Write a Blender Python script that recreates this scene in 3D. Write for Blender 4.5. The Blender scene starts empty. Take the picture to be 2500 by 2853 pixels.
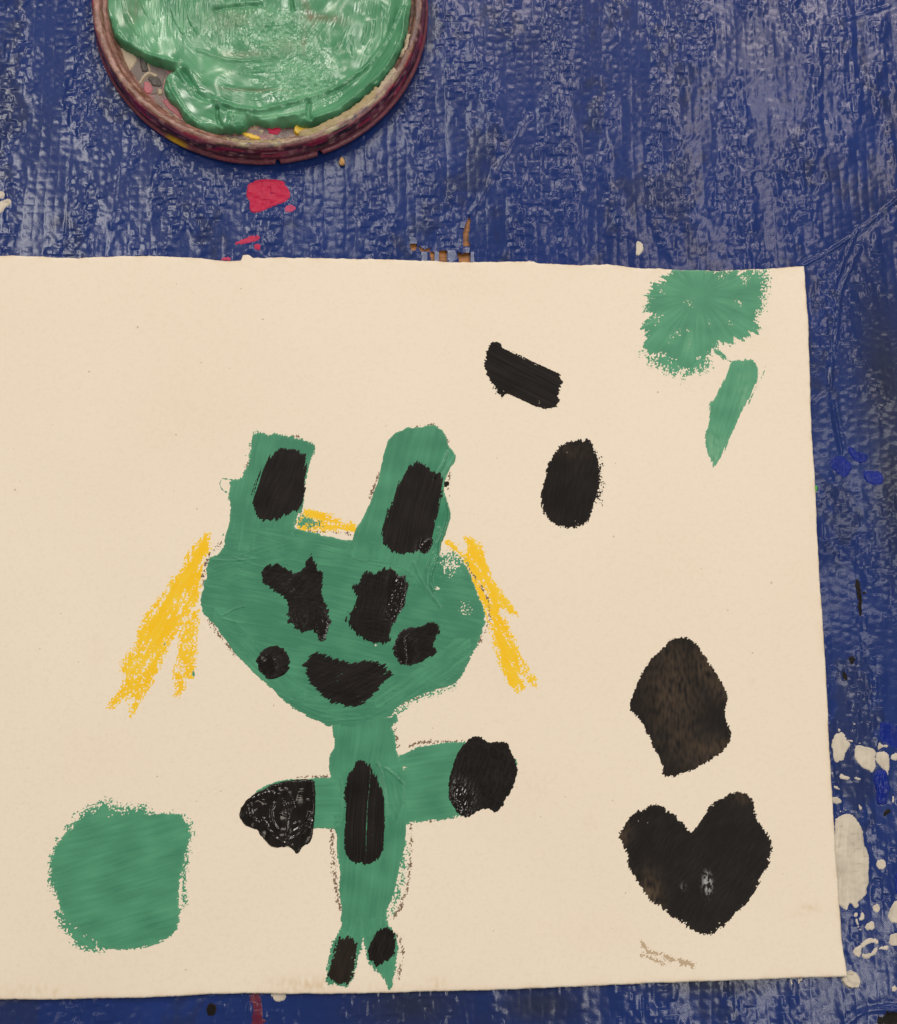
import bpy, math
import numpy as np
from mathutils import Matrix, Vector

# ------------------------------------------------------------------ camera, world, lamps, exposure
sc = bpy.context.scene
FPX = 2511.0                      # focal length in photo pixels (2500 wide)
DIST = 373.7                      # mm along the axis to the table
PITCH, YAW = math.radians(8.3), math.radians(2.5)
fwd = np.array([math.sin(YAW), math.sin(PITCH), 0.0]); fwd[2] = -math.sqrt(1 - fwd[0]**2 - fwd[1]**2)
rgt = np.array([1.0, 0, 0]) - fwd * fwd[0]; rgt /= np.linalg.norm(rgt)
upv = np.cross(-fwd, rgt)
CAM = -fwd * DIST                 # mm
cam = bpy.data.cameras.new('camera'); co = bpy.data.objects.new('camera', cam)
sc.collection.objects.link(co); sc.camera = co
cam.sensor_fit = 'HORIZONTAL'; cam.sensor_width = 36.0; cam.lens = 36.0 * FPX / 2500.0
cam.clip_start = 0.01; cam.clip_end = 50
M = Matrix.Identity(4)
for i in range(3):
    M[i][0], M[i][1], M[i][2], M[i][3] = rgt[i], upv[i], -fwd[i], CAM[i] * 0.001
co.matrix_world = M

world = bpy.data.worlds.new('World'); sc.world = world; world.use_nodes = True
wb = world.node_tree.nodes['Background']
wb.inputs[0].default_value = (1.0, 0.93, 0.84, 1); wb.inputs[1].default_value = 0.16

def area(name, loc, size, power, col, aim=(0, 0, 0)):
    l = bpy.data.lights.new(name, 'AREA'); l.shape = 'RECTANGLE'
    l.size, l.size_y = size; l.energy = power; l.color = col
    o = bpy.data.objects.new(name, l); sc.collection.objects.link(o)
    o.location = loc
    o.rotation_euler = (Vector(aim) - Vector(loc)).to_track_quat('-Z', 'Y').to_euler()
    return o
COOL, WARM, ROSE = (1.0, 0.95, 0.87), (1.0, 0.90, 0.77), (1.0, 0.86, 0.78)
for x, y, sx, sy, pw, cl in [(-1.05, 0.95, .14, .6, 7.4, COOL), (-0.25, 1.25, .14, .5, 4.2, COOL), (0.78, 1.00, .16, .6, 3.4, ROSE),
                             (-0.60, 1.95, .14, .6, 6.2, WARM), (0.30, 1.95, .14, .6, 6.2, ROSE), (1.15, 1.85, .14, .6, 6.6, ROSE),
                             (0.72, -0.62, .16, .6, 4.0, COOL), (1.20, 0.25, .16, .8, 3.6, COOL), (-0.85, -0.45, .16, .8, 1.6, WARM), (1.05, -1.0, .16, .6, 2.2, COOL)]:
    area('ceiling_lamp', (x, y, 1.72), (sx, sy), pw * 1.16, cl)

sc.view_settings.view_transform = 'Standard'; sc.view_settings.look = 'None'
sc.view_settings.exposure = 0.16; sc.view_settings.gamma = 1.0
sc.view_settings.use_curve_mapping = False
try:
    sc.cycles.use_denoising = True
    sc.cycles.max_bounces = 6
except Exception:
    pass

# ------------------------------------------------------------------ helpers
def plane(pts, z=0.0):
    """photo pixels -> table-plane millimetres at height z"""
    p = np.asarray(pts, float).reshape(-1, 2)
    d = rgt[None] * ((p[:, 0:1] - 1250) / FPX) + upv[None] * ((1426.5 - p[:, 1:2]) / FPX) + fwd[None]
    t = (z - CAM[2]) / d[:, 2:3]
    return (CAM[None] + d * t)[:, :2]

def zoom(ox, oy, s):
    return lambda pts: [(ox + x * s, oy + y * s) for x, y in pts]
Z5 = zoom(500, 1150, 900 / 1792); Z6 = zoom(600, 1950, 900 / 1792); Z4 = zoom(1250, 650, 1250 / 1792)
Z2 = zoom(1250, 0, 1250 / 1792); Z3 = zoom(0, 400, 1250 / 1792); Z7 = zoom(1600, 1650, 900 / 1530)
Z8 = zoom(0, 1400, 700 / 985); ZH = zoom(640, 2040, 360 / 1792); ZP = zoom(1740, 720, 460 / 1568)
ZY = zoom(280, 1450, 400 / 1435); ZR = zoom(950, 1400, 600 / 1792); ZS = zoom(1700, 2550, 700 / 1792)
ZA = zoom(2250, 1950, 250 / 1022); ZB = zoom(2200, 2400, 300 / 1354); ZC = zoom(2200, 1250, 300 / 1022)
ZD = zoom(2200, 700, 300 / 1022); ZT = zoom(1050, 500, 400 / 1792); ZL = zoom(200, 0, 1050 / 1792)
ZE = zoom(0, 0, 500 / 1420); ZM = zoom(500, 200, 500 / 1792); ZW = zoom(200, 0, 500 / 1792)

_rng = np.random.RandomState(7)
_ang = _rng.rand(512, 512) * 2 * np.pi
_gx, _gy = np.cos(_ang), np.sin(_ang)
def noise(x, y, seed=0):
    x = x + seed * 37.17; y = y + seed * 91.73
    xi = np.floor(x).astype(np.int64); yi = np.floor(y).astype(np.int64)
    fx = x - xi; fy = y - yi
    def g(a, b, dx, dy):
        ia = (xi + a) & 511; ib = (yi + b) & 511
        return _gx[ia, ib] * dx + _gy[ia, ib] * dy
    u = fx * fx * fx * (fx * (fx * 6 - 15) + 10); v = fy * fy * fy * (fy * (fy * 6 - 15) + 10)
    n0 = g(0, 0, fx, fy); n1 = g(1, 0, fx - 1, fy); n2 = g(0, 1, fx, fy - 1); n3 = g(1, 1, fx - 1, fy - 1)
    return 1.5 * ((n0 + u * (n1 - n0)) * (1 - v) + (n2 + u * (n3 - n2)) * v)

def sstep(a, b, x):
    t = np.clip((x - a) / (b - a), 0, 1); return t * t * (3 - 2 * t)

def chaikin(p, n=1, closed=True):
    p = np.asarray(p, float)
    for _ in range(n):
        q = np.roll(p, -1, 0) if closed else p[1:]
        b = p if closed else p[:-1]
        o = np.empty((len(b) * 2, 2)); o[0::2] = .75 * b + .25 * q; o[1::2] = .25 * b + .75 * q
        if not closed: o = np.vstack([p[:1], o, p[-1:]])
        p = o
    return p

def sdf(X, Y, poly, closed=True):
    d2 = np.full(X.shape, 1e9); ins = np.zeros(X.shape, bool)
    n = len(poly)
    for i in range(n if closed else n - 1):
        ax, ay = poly[i]; bx, by = poly[(i + 1) % n]
        ex, ey = bx - ax, by - ay; l2 = ex * ex + ey * ey
        if l2 < 1e-12: continue
        t = np.clip(((X - ax) * ex + (Y - ay) * ey) / l2, 0, 1)
        dx = X - ax - t * ex; dy = Y - ay - t * ey
        d2 = np.minimum(d2, dx * dx + dy * dy)
        if closed and ay != by:
            c = ((ay > Y) != (by > Y)) & (X < ex * (Y - ay) / ey + ax)
            ins ^= c
    d = np.sqrt(d2)
    return np.where(ins, d, -d) if closed else -d

def lin(r, g, b):
    f = lambda c: (c / 255 / 12.92) if c / 255 <= .04045 else ((c / 255 + .055) / 1.055) ** 2.4
    return (f(r), f(g), f(b), 1)

COL = sc.collection
def link(o, parent=None, loc=None):
    COL.objects.link(o)
    if parent is not None:
        o.parent = parent
        off = np.array(parent.get('_at', (0, 0, 0)), float)
        o.matrix_parent_inverse = Matrix.Translation(-Vector(off))
    return o

def tag(o, label=None, category=None, group=None, kind=None):
    if label: o['label'] = label
    if category: o['category'] = category
    if group: o['group'] = group
    if kind: o['kind'] = kind
    return o

def empty(name, loc_mm):
    o = bpy.data.objects.new(name, None); o.empty_display_size = .02
    o.location = Vector(loc_mm) * 0.001; COL.objects.link(o)
    return o

def mesh(name, V, F, mat, parent=None, attrs=None, col=None, smooth=True):
    """V in mm (N,3); F (M,4) or (M,3) int array"""
    F = np.asarray(F, np.int64); k = F.shape[1]
    me = bpy.data.meshes.new(name)
    me.vertices.add(len(V)); me.vertices.foreach_set('co', (np.asarray(V) * 0.001).astype(np.float32).ravel())
    me.loops.add(F.size); me.loops.foreach_set('vertex_index', F.ravel().astype(np.int32))
    me.polygons.add(len(F)); me.polygons.foreach_set('loop_start', (np.arange(len(F)) * k).astype(np.int32))
    me.update(calc_edges=True)
    me.polygons.foreach_set('use_smooth', np.full(len(F), smooth))
    for nm, a in (attrs or {}).items():
        at = me.attributes.new(nm, 'FLOAT', 'POINT'); at.data.foreach_set('value', np.asarray(a, np.float32).ravel())
    if col is not None:
        at = me.attributes.new('tint', 'FLOAT_COLOR', 'POINT')
        c4 = np.ones((len(V), 4), np.float32); c4[:, :3] = col; at.data.foreach_set('color', c4.ravel())
    me.materials.append(mat)
    o = bpy.data.objects.new(name, me); COL.objects.link(o)
    if parent is not None:
        o.parent = parent
        o.matrix_parent_inverse = Matrix.Translation(-Vector(parent.location))
    return o

def grid_faces(keep):
    """keep: bool (ny-1,nx-1) cells -> used vertex mask, faces re-indexed"""
    ny, nx = keep.shape[0] + 1, keep.shape[1] + 1
    j, i = np.nonzero(keep)
    F = np.stack([j * nx + i, j * nx + i + 1, (j + 1) * nx + i + 1, (j + 1) * nx + i], 1)
    used = np.zeros(nx * ny, bool); used[F.ravel()] = True
    idx = np.cumsum(used) - 1
    return used, idx[F]

# ------------------------------------------------------------------ materials
class NT:
    def __init__(s, name):
        s.m = bpy.data.materials.new(name); s.m.use_nodes = True
        s.t = s.m.node_tree; s.b = s.t.nodes['Principled BSDF']
    def n(s, typ, **kw):
        x = s.t.nodes.new(typ)
        for k, v in kw.items(): setattr(x, k, v)
        return x
    def l(s, a, b): s.t.links.new(a, b)
    def noise(s, scale, detail=3, rough=.5, stretch=None):
        tc = s.n('ShaderNodeTexCoord'); x = s.n('ShaderNodeTexNoise')
        x.inputs['Scale'].default_value = scale; x.inputs['Detail'].default_value = detail
        x.inputs['Roughness'].default_value = rough
        src = tc.outputs['Object']
        if stretch:
            mp = s.n('ShaderNodeMapping'); mp.inputs['Scale'].default_value = stretch; s.l(src, mp.inputs[0]); src = mp.outputs[0]
        s.l(src, x.inputs['Vector']); return x.outputs['Fac']
    def ramp(s, fac, stops):
        r = s.n('ShaderNodeValToRGB'); e = r.color_ramp.elements
        while len(e) < len(stops): e.new(.5)
        for k, (p, c) in enumerate(stops): e[k].position = p; e[k].color = c if len(c) == 4 else (*c, 1)
        s.l(fac, r.inputs[0]); return r.outputs[0]
    def mix(s, fac, a, b, mode='MIX'):
        x = s.n('ShaderNodeMix', data_type='RGBA', blend_type=mode)
        for sock, v in ((x.inputs[0], fac), (x.inputs[6], a), (x.inputs[7], b)):
            if hasattr(v, 'is_linked') or hasattr(v, 'links'): s.l(v, sock)
            else: sock.default_value = v
        return x.outputs[2]
    def math(s, op, a, b):
        x = s.n('ShaderNodeMath', operation=op)
        for sock, v in zip(x.inputs, (a, b)):
            if hasattr(v, 'links'): s.l(v, sock)
            else: sock.default_value = v
        return x.outputs[0]
    def attr(s, name, out='Fac'):
        return s.n('ShaderNodeAttribute', attribute_name=name).outputs[out]
    def bump(s, h, dist, strength=1.0):
        b = s.n('ShaderNodeBump'); b.inputs['Distance'].default_value = dist; b.inputs['Strength'].default_value = strength
        s.l(h, b.inputs['Height']); s.l(b.outputs[0], s.b.inputs['Normal'])
    def set(s, col=None, rough=None, spec=None, coat=None):
        for k, v in (('Base Color', col), ('Roughness', rough), ('Specular IOR Level', spec), ('Coat Weight', coat)):
            if v is None: continue
            if hasattr(v, 'links'): s.l(v, s.b.inputs[k])
            else: s.b.inputs[k].default_value = v

def paint_mat(name, thick, alt, thin, rough, wet_rough=.1, spec=.5, grain=.00006):
    """pigment colour; 'tone' shifts to alt, 'thin' lets the ground colour through, 'wet' lowers roughness"""
    m = NT(name)
    n = m.noise(900, 3)
    tone = m.math('ADD', m.attr('tone'), m.math('MULTIPLY', m.math('SUBTRACT', m.noise(160, 4), .5), .6))
    tone = m.math('MAXIMUM', m.math('MINIMUM', tone, 1.0), 0.0)
    c = m.mix(tone, thick, alt); c = m.mix(m.attr('thin'), c, thin)
    r = m.n('ShaderNodeMix'); m.l(m.attr('wet'), r.inputs[0]); r.inputs[2].default_value = rough; r.inputs[3].default_value = wet_rough
    m.set(c, r.outputs[0], m.math('ADD', spec, m.math('MULTIPLY', m.attr('wet'), .5 - min(spec, .5))))
    m.bump(m.math('MULTIPLY', n, m.math('SUBTRACT', 1.0, m.math('MULTIPLY', m.attr('wet'), .93))), grain)
    return m.m

PAPER = lin(236, 222, 196)
M_green = paint_mat('green_tempera', (.041, .212, .121, 1), (.080, .315, .180, 1), (.22, .46, .28, 1), .46, .16, .32)
M_black = paint_mat('black_tempera', (.0050, .0038, .0036, 1), (.014, .0112, .0102, 1), (.080, .054, .034, 1), .50, .10, .15)
M_wetgreen = paint_mat('wet_green_paint', (.060, .235, .120, 1), (.150, .400, .220, 1), (.20, .12, .085, 1), .28, .15, .36, .00001)
M_yellow = paint_mat('yellow_wax_crayon', (.88, .53, .008, 1), (.86, .60, .04, 1), (.84, .68, .28, 1), .62, spec=.2)
M_brown = paint_mat('brown_wax_crayon', (.15, .095, .07, 1), (.22, .15, .11, 1), (.50, .39, .26, 1), .7, spec=.2)
M_white = paint_mat('dried_white_paint', (.62, .56, .46, 1), (.42, .38, .31, 1), (.35, .35, .40, 1), .42, spec=.3)
M_magenta = paint_mat('dried_magenta_paint', (.46, .008, .052, 1), (.44, .012, .07, 1), (.45, .10, .22, 1), .42, spec=.2)
M_blue = paint_mat('dried_blue_paint', (.002, .017, .23, 1), (.003, .014, .15, 1), (.005, .02, .16, 1), .30, spec=.2)
M_lime = paint_mat('dried_lime_paint', (.07, .42, .03, 1), (.05, .3, .03, 1), (.05, .3, .03, 1), .4)
M_red = paint_mat('dried_red_paint', (.13, .006, .02, 1), (.06, .006, .05, 1), (.03, .01, .08, 1), .35)
M_ochre = paint_mat('dried_yellow_paint', (.72, .46, .01, 1), (.62, .42, .05, 1), (.5, .35, .1, 1), .4)
M_olive = paint_mat('dried_olive_paint', (.25, .22, .07, 1), (.42, .31, .20, 1), (.3, .2, .1, 1), .5, grain=.0003)
M_tan = paint_mat('dried_tan_paint', (.46, .38, .27, 1), (.33, .27, .19, 1), (.2, .15, .1, 1), .55)
M_umber = paint_mat('dried_umber_paint', (.022, .017, .014, 1), (.07, .055, .05, 1), (.1, .08, .07, 1), .5)
M_greyb = paint_mat('dried_grey_paint', (.12, .095, .085, 1), (.16, .11, .11, 1), (.1, .08, .07, 1), .5)
M_pink = paint_mat('dried_pink_paint', (.42, .09, .13, 1), (.32, .12, .13, 1), (.3, .1, .1, 1), .5)

# paper
m = NT('drawing_paper')
base = m.mix(m.ramp(m.noise(9, 4), [(.35, (0, 0, 0)), (.75, (1, 1, 1))]), (.825, .742, .618, 1), (.80, .712, .582, 1))
fib = m.ramp(m.noise(620, 2), [(.30, (.97, .965, .955)), (.5, (1, 1, 1))])
base = m.mix(1.0, base, fib, 'MULTIPLY')
speck = m.ramp(m.noise(520, 1, .2), [(.150, (.45, .38, .30)), (.185, (1, 1, 1))])
base = m.mix(.55, base, speck, 'MULTIPLY')
base = m.mix(m.attr('stain'), base, (.58, .40, .20, 1))
m.set(base, .78, .25)
m.bump(m.math('ADD', m.noise(1500, 3, .6), m.math('MULTIPLY', m.noise(300, 2), .4)), .00006)
M_paper = m.m
# tarpaulin
m = NT('blue_woven_tarpaulin')
c = m.mix(m.ramp(m.noise(30, 4), [(.3, (0, 0, 0)), (.7, (1, 1, 1))]), (.0105, .027, .130, 1), (.0130, .034, .165, 1))
c = m.mix(m.attr('grime'), c, (.022, .026, .045, 1))
m.set(c, .215, .25)
m.bump(m.noise(1100, 2), .00003)
M_tarp = m.m
m = NT('table_wood')
c = m.ramp(m.noise(60, 5, .6, (1, 8, 1)), [(.3, (.10, .035, .008)), (.55, (.34, .13, .025)), (.75, (.42, .18, .04))])
m.set(c, .5); M_wood = m.m
m = NT('lid_plastic_with_dried_paint')
c = m.mix(1.0, m.attr('tint', 'Color'), m.ramp(m.noise(700, 4), [(.3, (.72, .72, .72)), (.65, (1.1, 1.1, 1.1))]), 'MULTIPLY')
m.set(c, m.math('ADD', .20, m.math('MULTIPLY', m.noise(300, 3), .30)), .5)
m.bump(m.math('ADD', m.noise(1100, 3), m.math('MULTIPLY', m.noise(260, 3), 2.0)), .00012); M_lid = m.m
m = NT('biscuit_crumb'); c = m.ramp(m.noise(900, 4), [(.3, (.42, .22, .07)), (.7, (.62, .38, .16))]); m.set(c, .8); m.bump(m.noise(1500, 3), .0004); M_crumb = m.m
m = NT('frayed_tarpaulin_tape'); m.set((.13, .16, .28, 1), .3); m.bump(m.noise(900, 2), .0001); M_tape = m.m

# ------------------------------------------------------------------ tarpaulin surface
PX, PY = 4.4, 3.7
CREASES = [  # (photo polyline, width mm, height mm): ridge then valley on one side
    ([(2500, 555), (2400, 640), (2330, 690), (2240, 740)], 1.6, 0.9),
    ([(2395, 690), (2350, 790), (2335, 830), (2330, 960), (2318, 1000), (2312, 1080), (2330, 1180), (2345, 1260)], 1.8, 1.0),
    ([(2390, 640), (2355, 720), (2330, 780)], 1.4, .7),
    ([(2480, 15), (2350, 55)], 1.4, .45),
    ([(1308, 595), (1340, 560), (1400, 440), (1480, 320)], 2.4, .45),
    ([(1560, 790), (1700, 640), (1860, 460), (2140, 180)], 2.0, .10),
    ([(2265, 1120), (2310, 1085)], 1.2, .5),
    ([(2385, 1500), (2395, 1750), (2425, 1950), (2440, 2080)], 1.2, .35),
    ([(2360, 2853), (2410, 2815), (2500, 2812)], 2.2, 1.1),
    ([(200, 2770), (240, 2853)], 1.2, .4), ([(1290, 2790), (1300, 2853)], 1.2, .4),
    ([(700, 2775), (690, 2853)], 1.4, .5),
    ([(330, 470), (300, 720)], 1.5, .25), ([(200, 300), (180, 720)], 1.5, .25),
]
CREASES = [(chaikin(plane(p), 2, False), w, h) for p, w, h in CREASES]

def facets(X, Y, sx, sy, tilt, q):
    """crumpled film: little tilted plates, one per jittered cell, with creases between"""
    U = X / sx; W_ = Y / sy; ci = np.floor(U).astype(np.int64); cj = np.floor(W_).astype(np.int64)
    out = np.zeros(X.shape); KK = 45.
    for di in (-1, 0, 1):
        for dj in (-1, 0, 1):
            a = (ci + di) & 511; b = (cj + dj) & 511
            px = (ci + di + .5 + .42 * _gx[a, b]) * sx; py = (cj + dj + .5 + .42 * _gy[a, b]) * sy
            dx = X - px; dy = Y - py
            tx = _gx[(a + 101) & 511, b] * (.35 + .65 * np.abs(_gy[a, (b + 57) & 511])); ty = _gy[(a + 203) & 511, b] * .8
            out += np.exp(KK * np.clip(tilt * (tx * dx + ty * dy) - q * (dx * dx + .5 * dy * dy) + .24 * tilt * _gx[b, a], -1., .6))
    return np.log(out) / KK

def tarp_height(X, Y):
    wx = X + 1.0 * noise(X / 26, Y / 40, 3) + .35 * noise(X / 5, Y / 7, 4)
    wy = Y + 1.0 * noise(X / 40, Y / 26, 5) + .30 * noise(X / 6, Y / 5, 6)
    M1 = sstep(-.35, .45, noise(X / 16, Y / 55, 8) + .5 * noise(X / 7, Y / 14, 9))        # crinkled strips
    cx_ = np.floor(wx / PX).astype(np.int64)
    ph = _gx[cx_ & 511, 5] * .9 + .12 * noise(X / 12, Y / 9, 21)
    yy = wy / PY + ph; ry_ = np.floor(yy).astype(np.int64)
    la = wx / PX - cx_ - .5; lb = yy - ry_ - .5
    rnd = .5 + .5 * _gy[cx_ & 511, ry_ & 511]; tl = _gx[(cx_ + 77) & 511, ry_ & 511]
    bumpc = np.cos(np.pi * la) ** 2 * np.cos(np.pi * lb) ** 2 * (rnd + .25) * (1 + 1.2 * tl * la)
    gx = np.minimum(la + .5, .5 - la) * PX                       # distance to tape edges
    gy = np.minimum(lb + .5, .5 - lb) * PY
    on = sstep(-.3, .3, noise(X / 9, Y / 6, 11)); on2 = sstep(-.1, .5, noise(X / 6, Y / 9, 12))
    groove = -.060 * np.exp(-(gx / .30) ** 2) * (.25 + on) - .040 * np.exp(-(gy / .28) ** 2) * (.15 + on2)
    r1 = facets(X, Y, 2.0, 2.9, .16 * (.22 + .9 * M1), .022); r2 = noise(X / 1.15, Y / 1.5, 15)
    r3 = 1 - np.sqrt(noise(X / 5.0, Y / 8.0, 16) ** 2 + .006) * 2
    med = noise(X / 11, Y / 26, 17)
    big = noise(X / 45, Y / 110, 18)
    H = .085 * bumpc * (.45 + .7 * on) + groove + r1 + (.15 + .9 * M1) * (.020 * r2 + .10 * r3) + .30 * med + .35 * big
    for p, w, h in CREASES:
        lo = p.min(0) - 4 * w; hi = p.max(0) + 4 * w
        k = (X > lo[0]) & (X < hi[0]) & (Y > lo[1]) & (Y < hi[1])
        if not k.any(): continue
        d = -sdf(X[k], Y[k], p, False)
        H[k] += h * .75 * np.clip(.7 + .9 * noise(X[k] / 9, Y[k] / 9, 19), .3, 1.3) * (np.exp(-np.sqrt((d / w * 2.4) ** 2 + .02)) - .35 * np.exp(-((d - .9 * w) / w * 1.5) ** 2))
    return np.maximum(H, -.75)

# paper outline (photo pixels)
EDGE_TOP = [(-520, 712), (0, 713), (60, 713), (110, 715), (220, 719), (245, 716), (330, 713), (420, 712), (560, 718), (600, 724),
            (640, 727), (671, 726), (677, 711), (693, 709), (704, 717), (800, 717), (1000, 720), (1130, 723), (1250, 729), (1400, 728),
            (1487, 728), (1498, 733), (1620, 738), (1690, 736), (1760, 745), (1870, 751), (2000, 754), (2130, 750), (2200, 744), (2240, 742)]
EDGE_RIGHT = [(2240, 742), (2247, 830), (2252, 900), (2256, 1000), (2260, 1120), (2263, 1200), (2273, 1350), (2279, 1500), (2287, 1650),
              (2300, 1830), (2315, 2130), (2327, 2330), (2338, 2500), (2345, 2600), (2353, 2660), (2363, 2722)]
EDGE_BOT = [(-520, 2788), (0, 2785), (100, 2786), (300, 2782), (500, 2776), (560, 2771), (640, 2770), (700, 2768), (820, 2770), (1000, 2769), (1300, 2761),
            (1500, 2754), (1640, 2749), (1800, 2741), (2000, 2733), (2250, 2725), (2340, 2723), (2363, 2722)]
ZPAP = 2.1    # top face of the paper above the table line, mm
PT, PR, PB = plane(EDGE_TOP, ZPAP), plane(EDGE_RIGHT, ZPAP), plane(EDGE_BOT, ZPAP)
def paper_z(X, Y):
    return ZPAP + .20 * noise(X / 38, Y / 44, 33) + .30 * noise(X / 120, Y / 120, 31) + .10 * noise(X / 50, Y / 60, 32) + .6 * np.exp(-((X - 170) ** 2 + (Y - 95) ** 2) / 900.)

corner = plane([(0, 0), (2500, 0), (2500, 2853), (0, 2853)])
X0, X1 = corner[:, 0].min() - 8, corner[:, 0].max() + 8
Y0, Y1 = corner[:, 1].min() - 8, corner[:, 1].max() + 8
G = 0.5
xs = np.arange(X0, X1, G); ys = np.arange(Y0, Y1, G)
X, Y = np.meshgrid(xs, ys)
paper_poly = np.vstack([PT[::4], PT[-1:], PR[1::3], PB[::-3], PB[:1]])
under = np.zeros(X.shape, bool)
sd = sdf(X[::4, ::4], Y[::4, ::4], paper_poly)
sd = np.repeat(np.repeat(sd, 4, 0), 4, 1)[:X.shape[0], :X.shape[1]]
H = np.zeros(X.shape)
vis = sd < 8
H[vis] = tarp_height(X[vis], Y[vis])
keep = (sd < 6)[:-1, :-1]
TEARS = [Z2([(84, 852), (74, 885), (60, 925), (57, 985), (84, 985), (82, 930), (88, 885)]),
         ZT([(415, 808), (500, 806), (492, 890), (430, 890)]), ZT([(505, 815), (600, 870), (670, 850), (665, 905), (560, 905)]),
         ZT([(776, 890), (880, 890), (880, 1060), (776, 1060)]), ZT([(1000, 905), (1060, 930), (1172, 905), (1172, 1060), (1030, 1060)]),
         ZT([(655, 905), (720, 905), (720, 1060), (690, 1060)])]
Xc, Yc = X[:-1, :-1] + G / 2, Y[:-1, :-1] + G / 2
for t in TEARS:
    p = plane(t); lo = p.min(0) - 1; hi = p.max(0) + 1
    k = (Xc > lo[0]) & (Xc < hi[0]) & (Yc > lo[1]) & (Yc < hi[1])
    keep[k] &= ~(sdf(Xc[k], Yc[k], p) > 0)
used, F = grid_faces(keep)
V = np.stack([X.ravel()[used], Y.ravel()[used], H.ravel()[used]], 1)
gr = sstep(.25, .6, noise(X / 30, Y / 40, 41) + .4 * noise(X / 5, Y / 7, 42)) * .35
for (gx_, gy_, rx_, ry_) in [(2470, 1060, 14, 45), (2490, 1350, 10, 40), (1150, 2800, 25, 12), (1500, 2800, 20, 8), (2000, 2745, 30, 4)]:
    c_ = plane([(gx_, gy_)])[0]
    gr = np.maximum(gr, .8 * np.exp(-((X - c_[0]) / rx_) ** 2 - ((Y - c_[1]) / ry_) ** 2))
gr = gr.ravel()[used]
# coarse sheet beyond the frame and under the paper, part of the same mesh
xs2 = np.arange(-500, 501, 5.0); ys2 = np.arange(-480, 541, 5.0)
XX, YY = np.meshgrid(xs2, ys2)
xc, yc = XX[:-1, :-1] + 2.5, YY[:-1, :-1] + 2.5
infine = (xc > X0 + 3) & (xc < X1 - 4) & (yc > Y0 + 3) & (yc < Y1 - 4)
keep2 = (~infine) | (sdf(xc, yc, paper_poly) > 4)
u2, F2 = grid_faces(keep2)
H2 = -.5 + .3 * noise(XX / 45, YY / 110, 18)
V2 = np.stack([XX.ravel()[u2], YY.ravel()[u2], H2.ravel()[u2]], 1)
tarp = mesh('tarpaulin', np.vstack([V, V2]), np.vstack([F, F2 + len(V)]), M_tarp, attrs={'grime': np.concatenate([gr, np.zeros(len(V2))])})
tag(tarp, 'blue woven plastic tarpaulin, crinkled and shiny, spread over the table', kind='structure')

# the table the tarpaulin covers (seen through the tear)
def box(name, x0, x1, y0, y1, z0, z1, mat, bev=0):
    V = np.array([(x, y, z) for z in (z0, z1) for y in (y0, y1) for x in (x0, x1)], float)
    F = np.array([(0, 2, 3, 1), (4, 5, 7, 6), (0, 1, 5, 4), (1, 3, 7, 5), (3, 2, 6, 7), (2, 0, 4, 6)])
    return mesh(name, V, F, mat, smooth=False)
tag(box('table_top', -520, 520, -500, 560, -26, -1.0, M_wood), 'brown wooden table top under the tarpaulin', kind='structure')

# ------------------------------------------------------------------ the painting: paper
at = plane([(1200, 1750)])[0]
painting = empty('painting', (at[0], at[1], ZPAP))
tag(painting, 'child\'s painting of a green long-eared figure on cream paper', 'painting')

def resample(P, n):
    P = np.asarray(P, float); d = np.r_[0, np.cumsum(np.hypot(*np.diff(P, axis=0).T))]
    t = np.linspace(0, d[-1], n); return np.stack([np.interp(t, d, P[:, 0]), np.interp(t, d, P[:, 1])], 1)
NU, NV = 620, 420
T = resample(PT, NU); B = resample(PB, NU); R = resample(PR, NV); L = resample(np.array([PT[0], PB[0]]), NV)
def fray(P, nrm, amp, seed):
    s = np.arange(len(P)) * .75
    k = amp * (.9 * noise(s / 9, s * 0 + seed, seed) + .55 * noise(s / 2.6, s * 0 + 3, seed + 1) + .4 * noise(s / 1.1, s * 0 + 5, seed + 2))
    k[:4] *= 0; k[-4:] *= 0
    return P + k[:, None] * np.array(nrm)[None]
T = fray(T, (0, 1), .34, 51); B = fray(B, (0, 1), .22, 54); R = fray(R, (1, 0), .20, 57)
u = np.linspace(0, 1, NU)[None, :, None]; v = np.linspace(0, 1, NV)[:, None, None]
C = (1 - v) * T[None] + v * B[None] + (1 - u) * L[:, None] + u * R[:, None] \
    - ((1 - u) * (1 - v) * T[0] + u * (1 - v) * T[-1] + (1 - u) * v * B[0] + u * v * B[-1])
XP, YP = C[..., 0], C[..., 1]
ZPp = paper_z(XP, YP)
edge_soft = np.minimum(np.minimum(np.arange(NV)[:, None], NV - 1 - np.arange(NV)[:, None]), (NU - 1 - np.arange(NU))[None, :])
ZPp = ZPp - .22 * np.exp(-edge_soft / .8)
stain = np.zeros(XP.shape)
for (sx, sy, rx, ry, a) in [(860, 2745, 14, 3.2, .5), (1215, 2745, 4, 3, .35), (155, 2770, 1.2, 2.5, .4), (80, 2760, 10, 3, .25),
                            (0, 2780, 30, 6, .2), (1300, 742, 3, 2, .2), (1100, 2755, 30, 2, .15), (270, 1820, 3, 6, .10), (2260, 2530, 5, 2, .28), (2235, 2545, 5, 2, .15), (1500, 2180, 16, 10, .07), (500, 1150, 22, 14, .06), (1900, 1600, 14, 18, .06), (250, 2100, 20, 12, .07), (1650, 2600, 25, 8, .08), (1250, 800, 30, 5, .06), (1640, 2290, 3, 3, .12), (2090, 1900, 2, 2, .14)]:
    c_ = plane([(sx, sy)], ZPAP)[0]
    stain = np.maximum(stain, a * np.exp(-((XP - c_[0]) / rx) ** 2 - ((YP - c_[1]) / ry) ** 2) * (.6 + .9 * noise(XP / 1.5, YP / 2.5, 61)))
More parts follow.
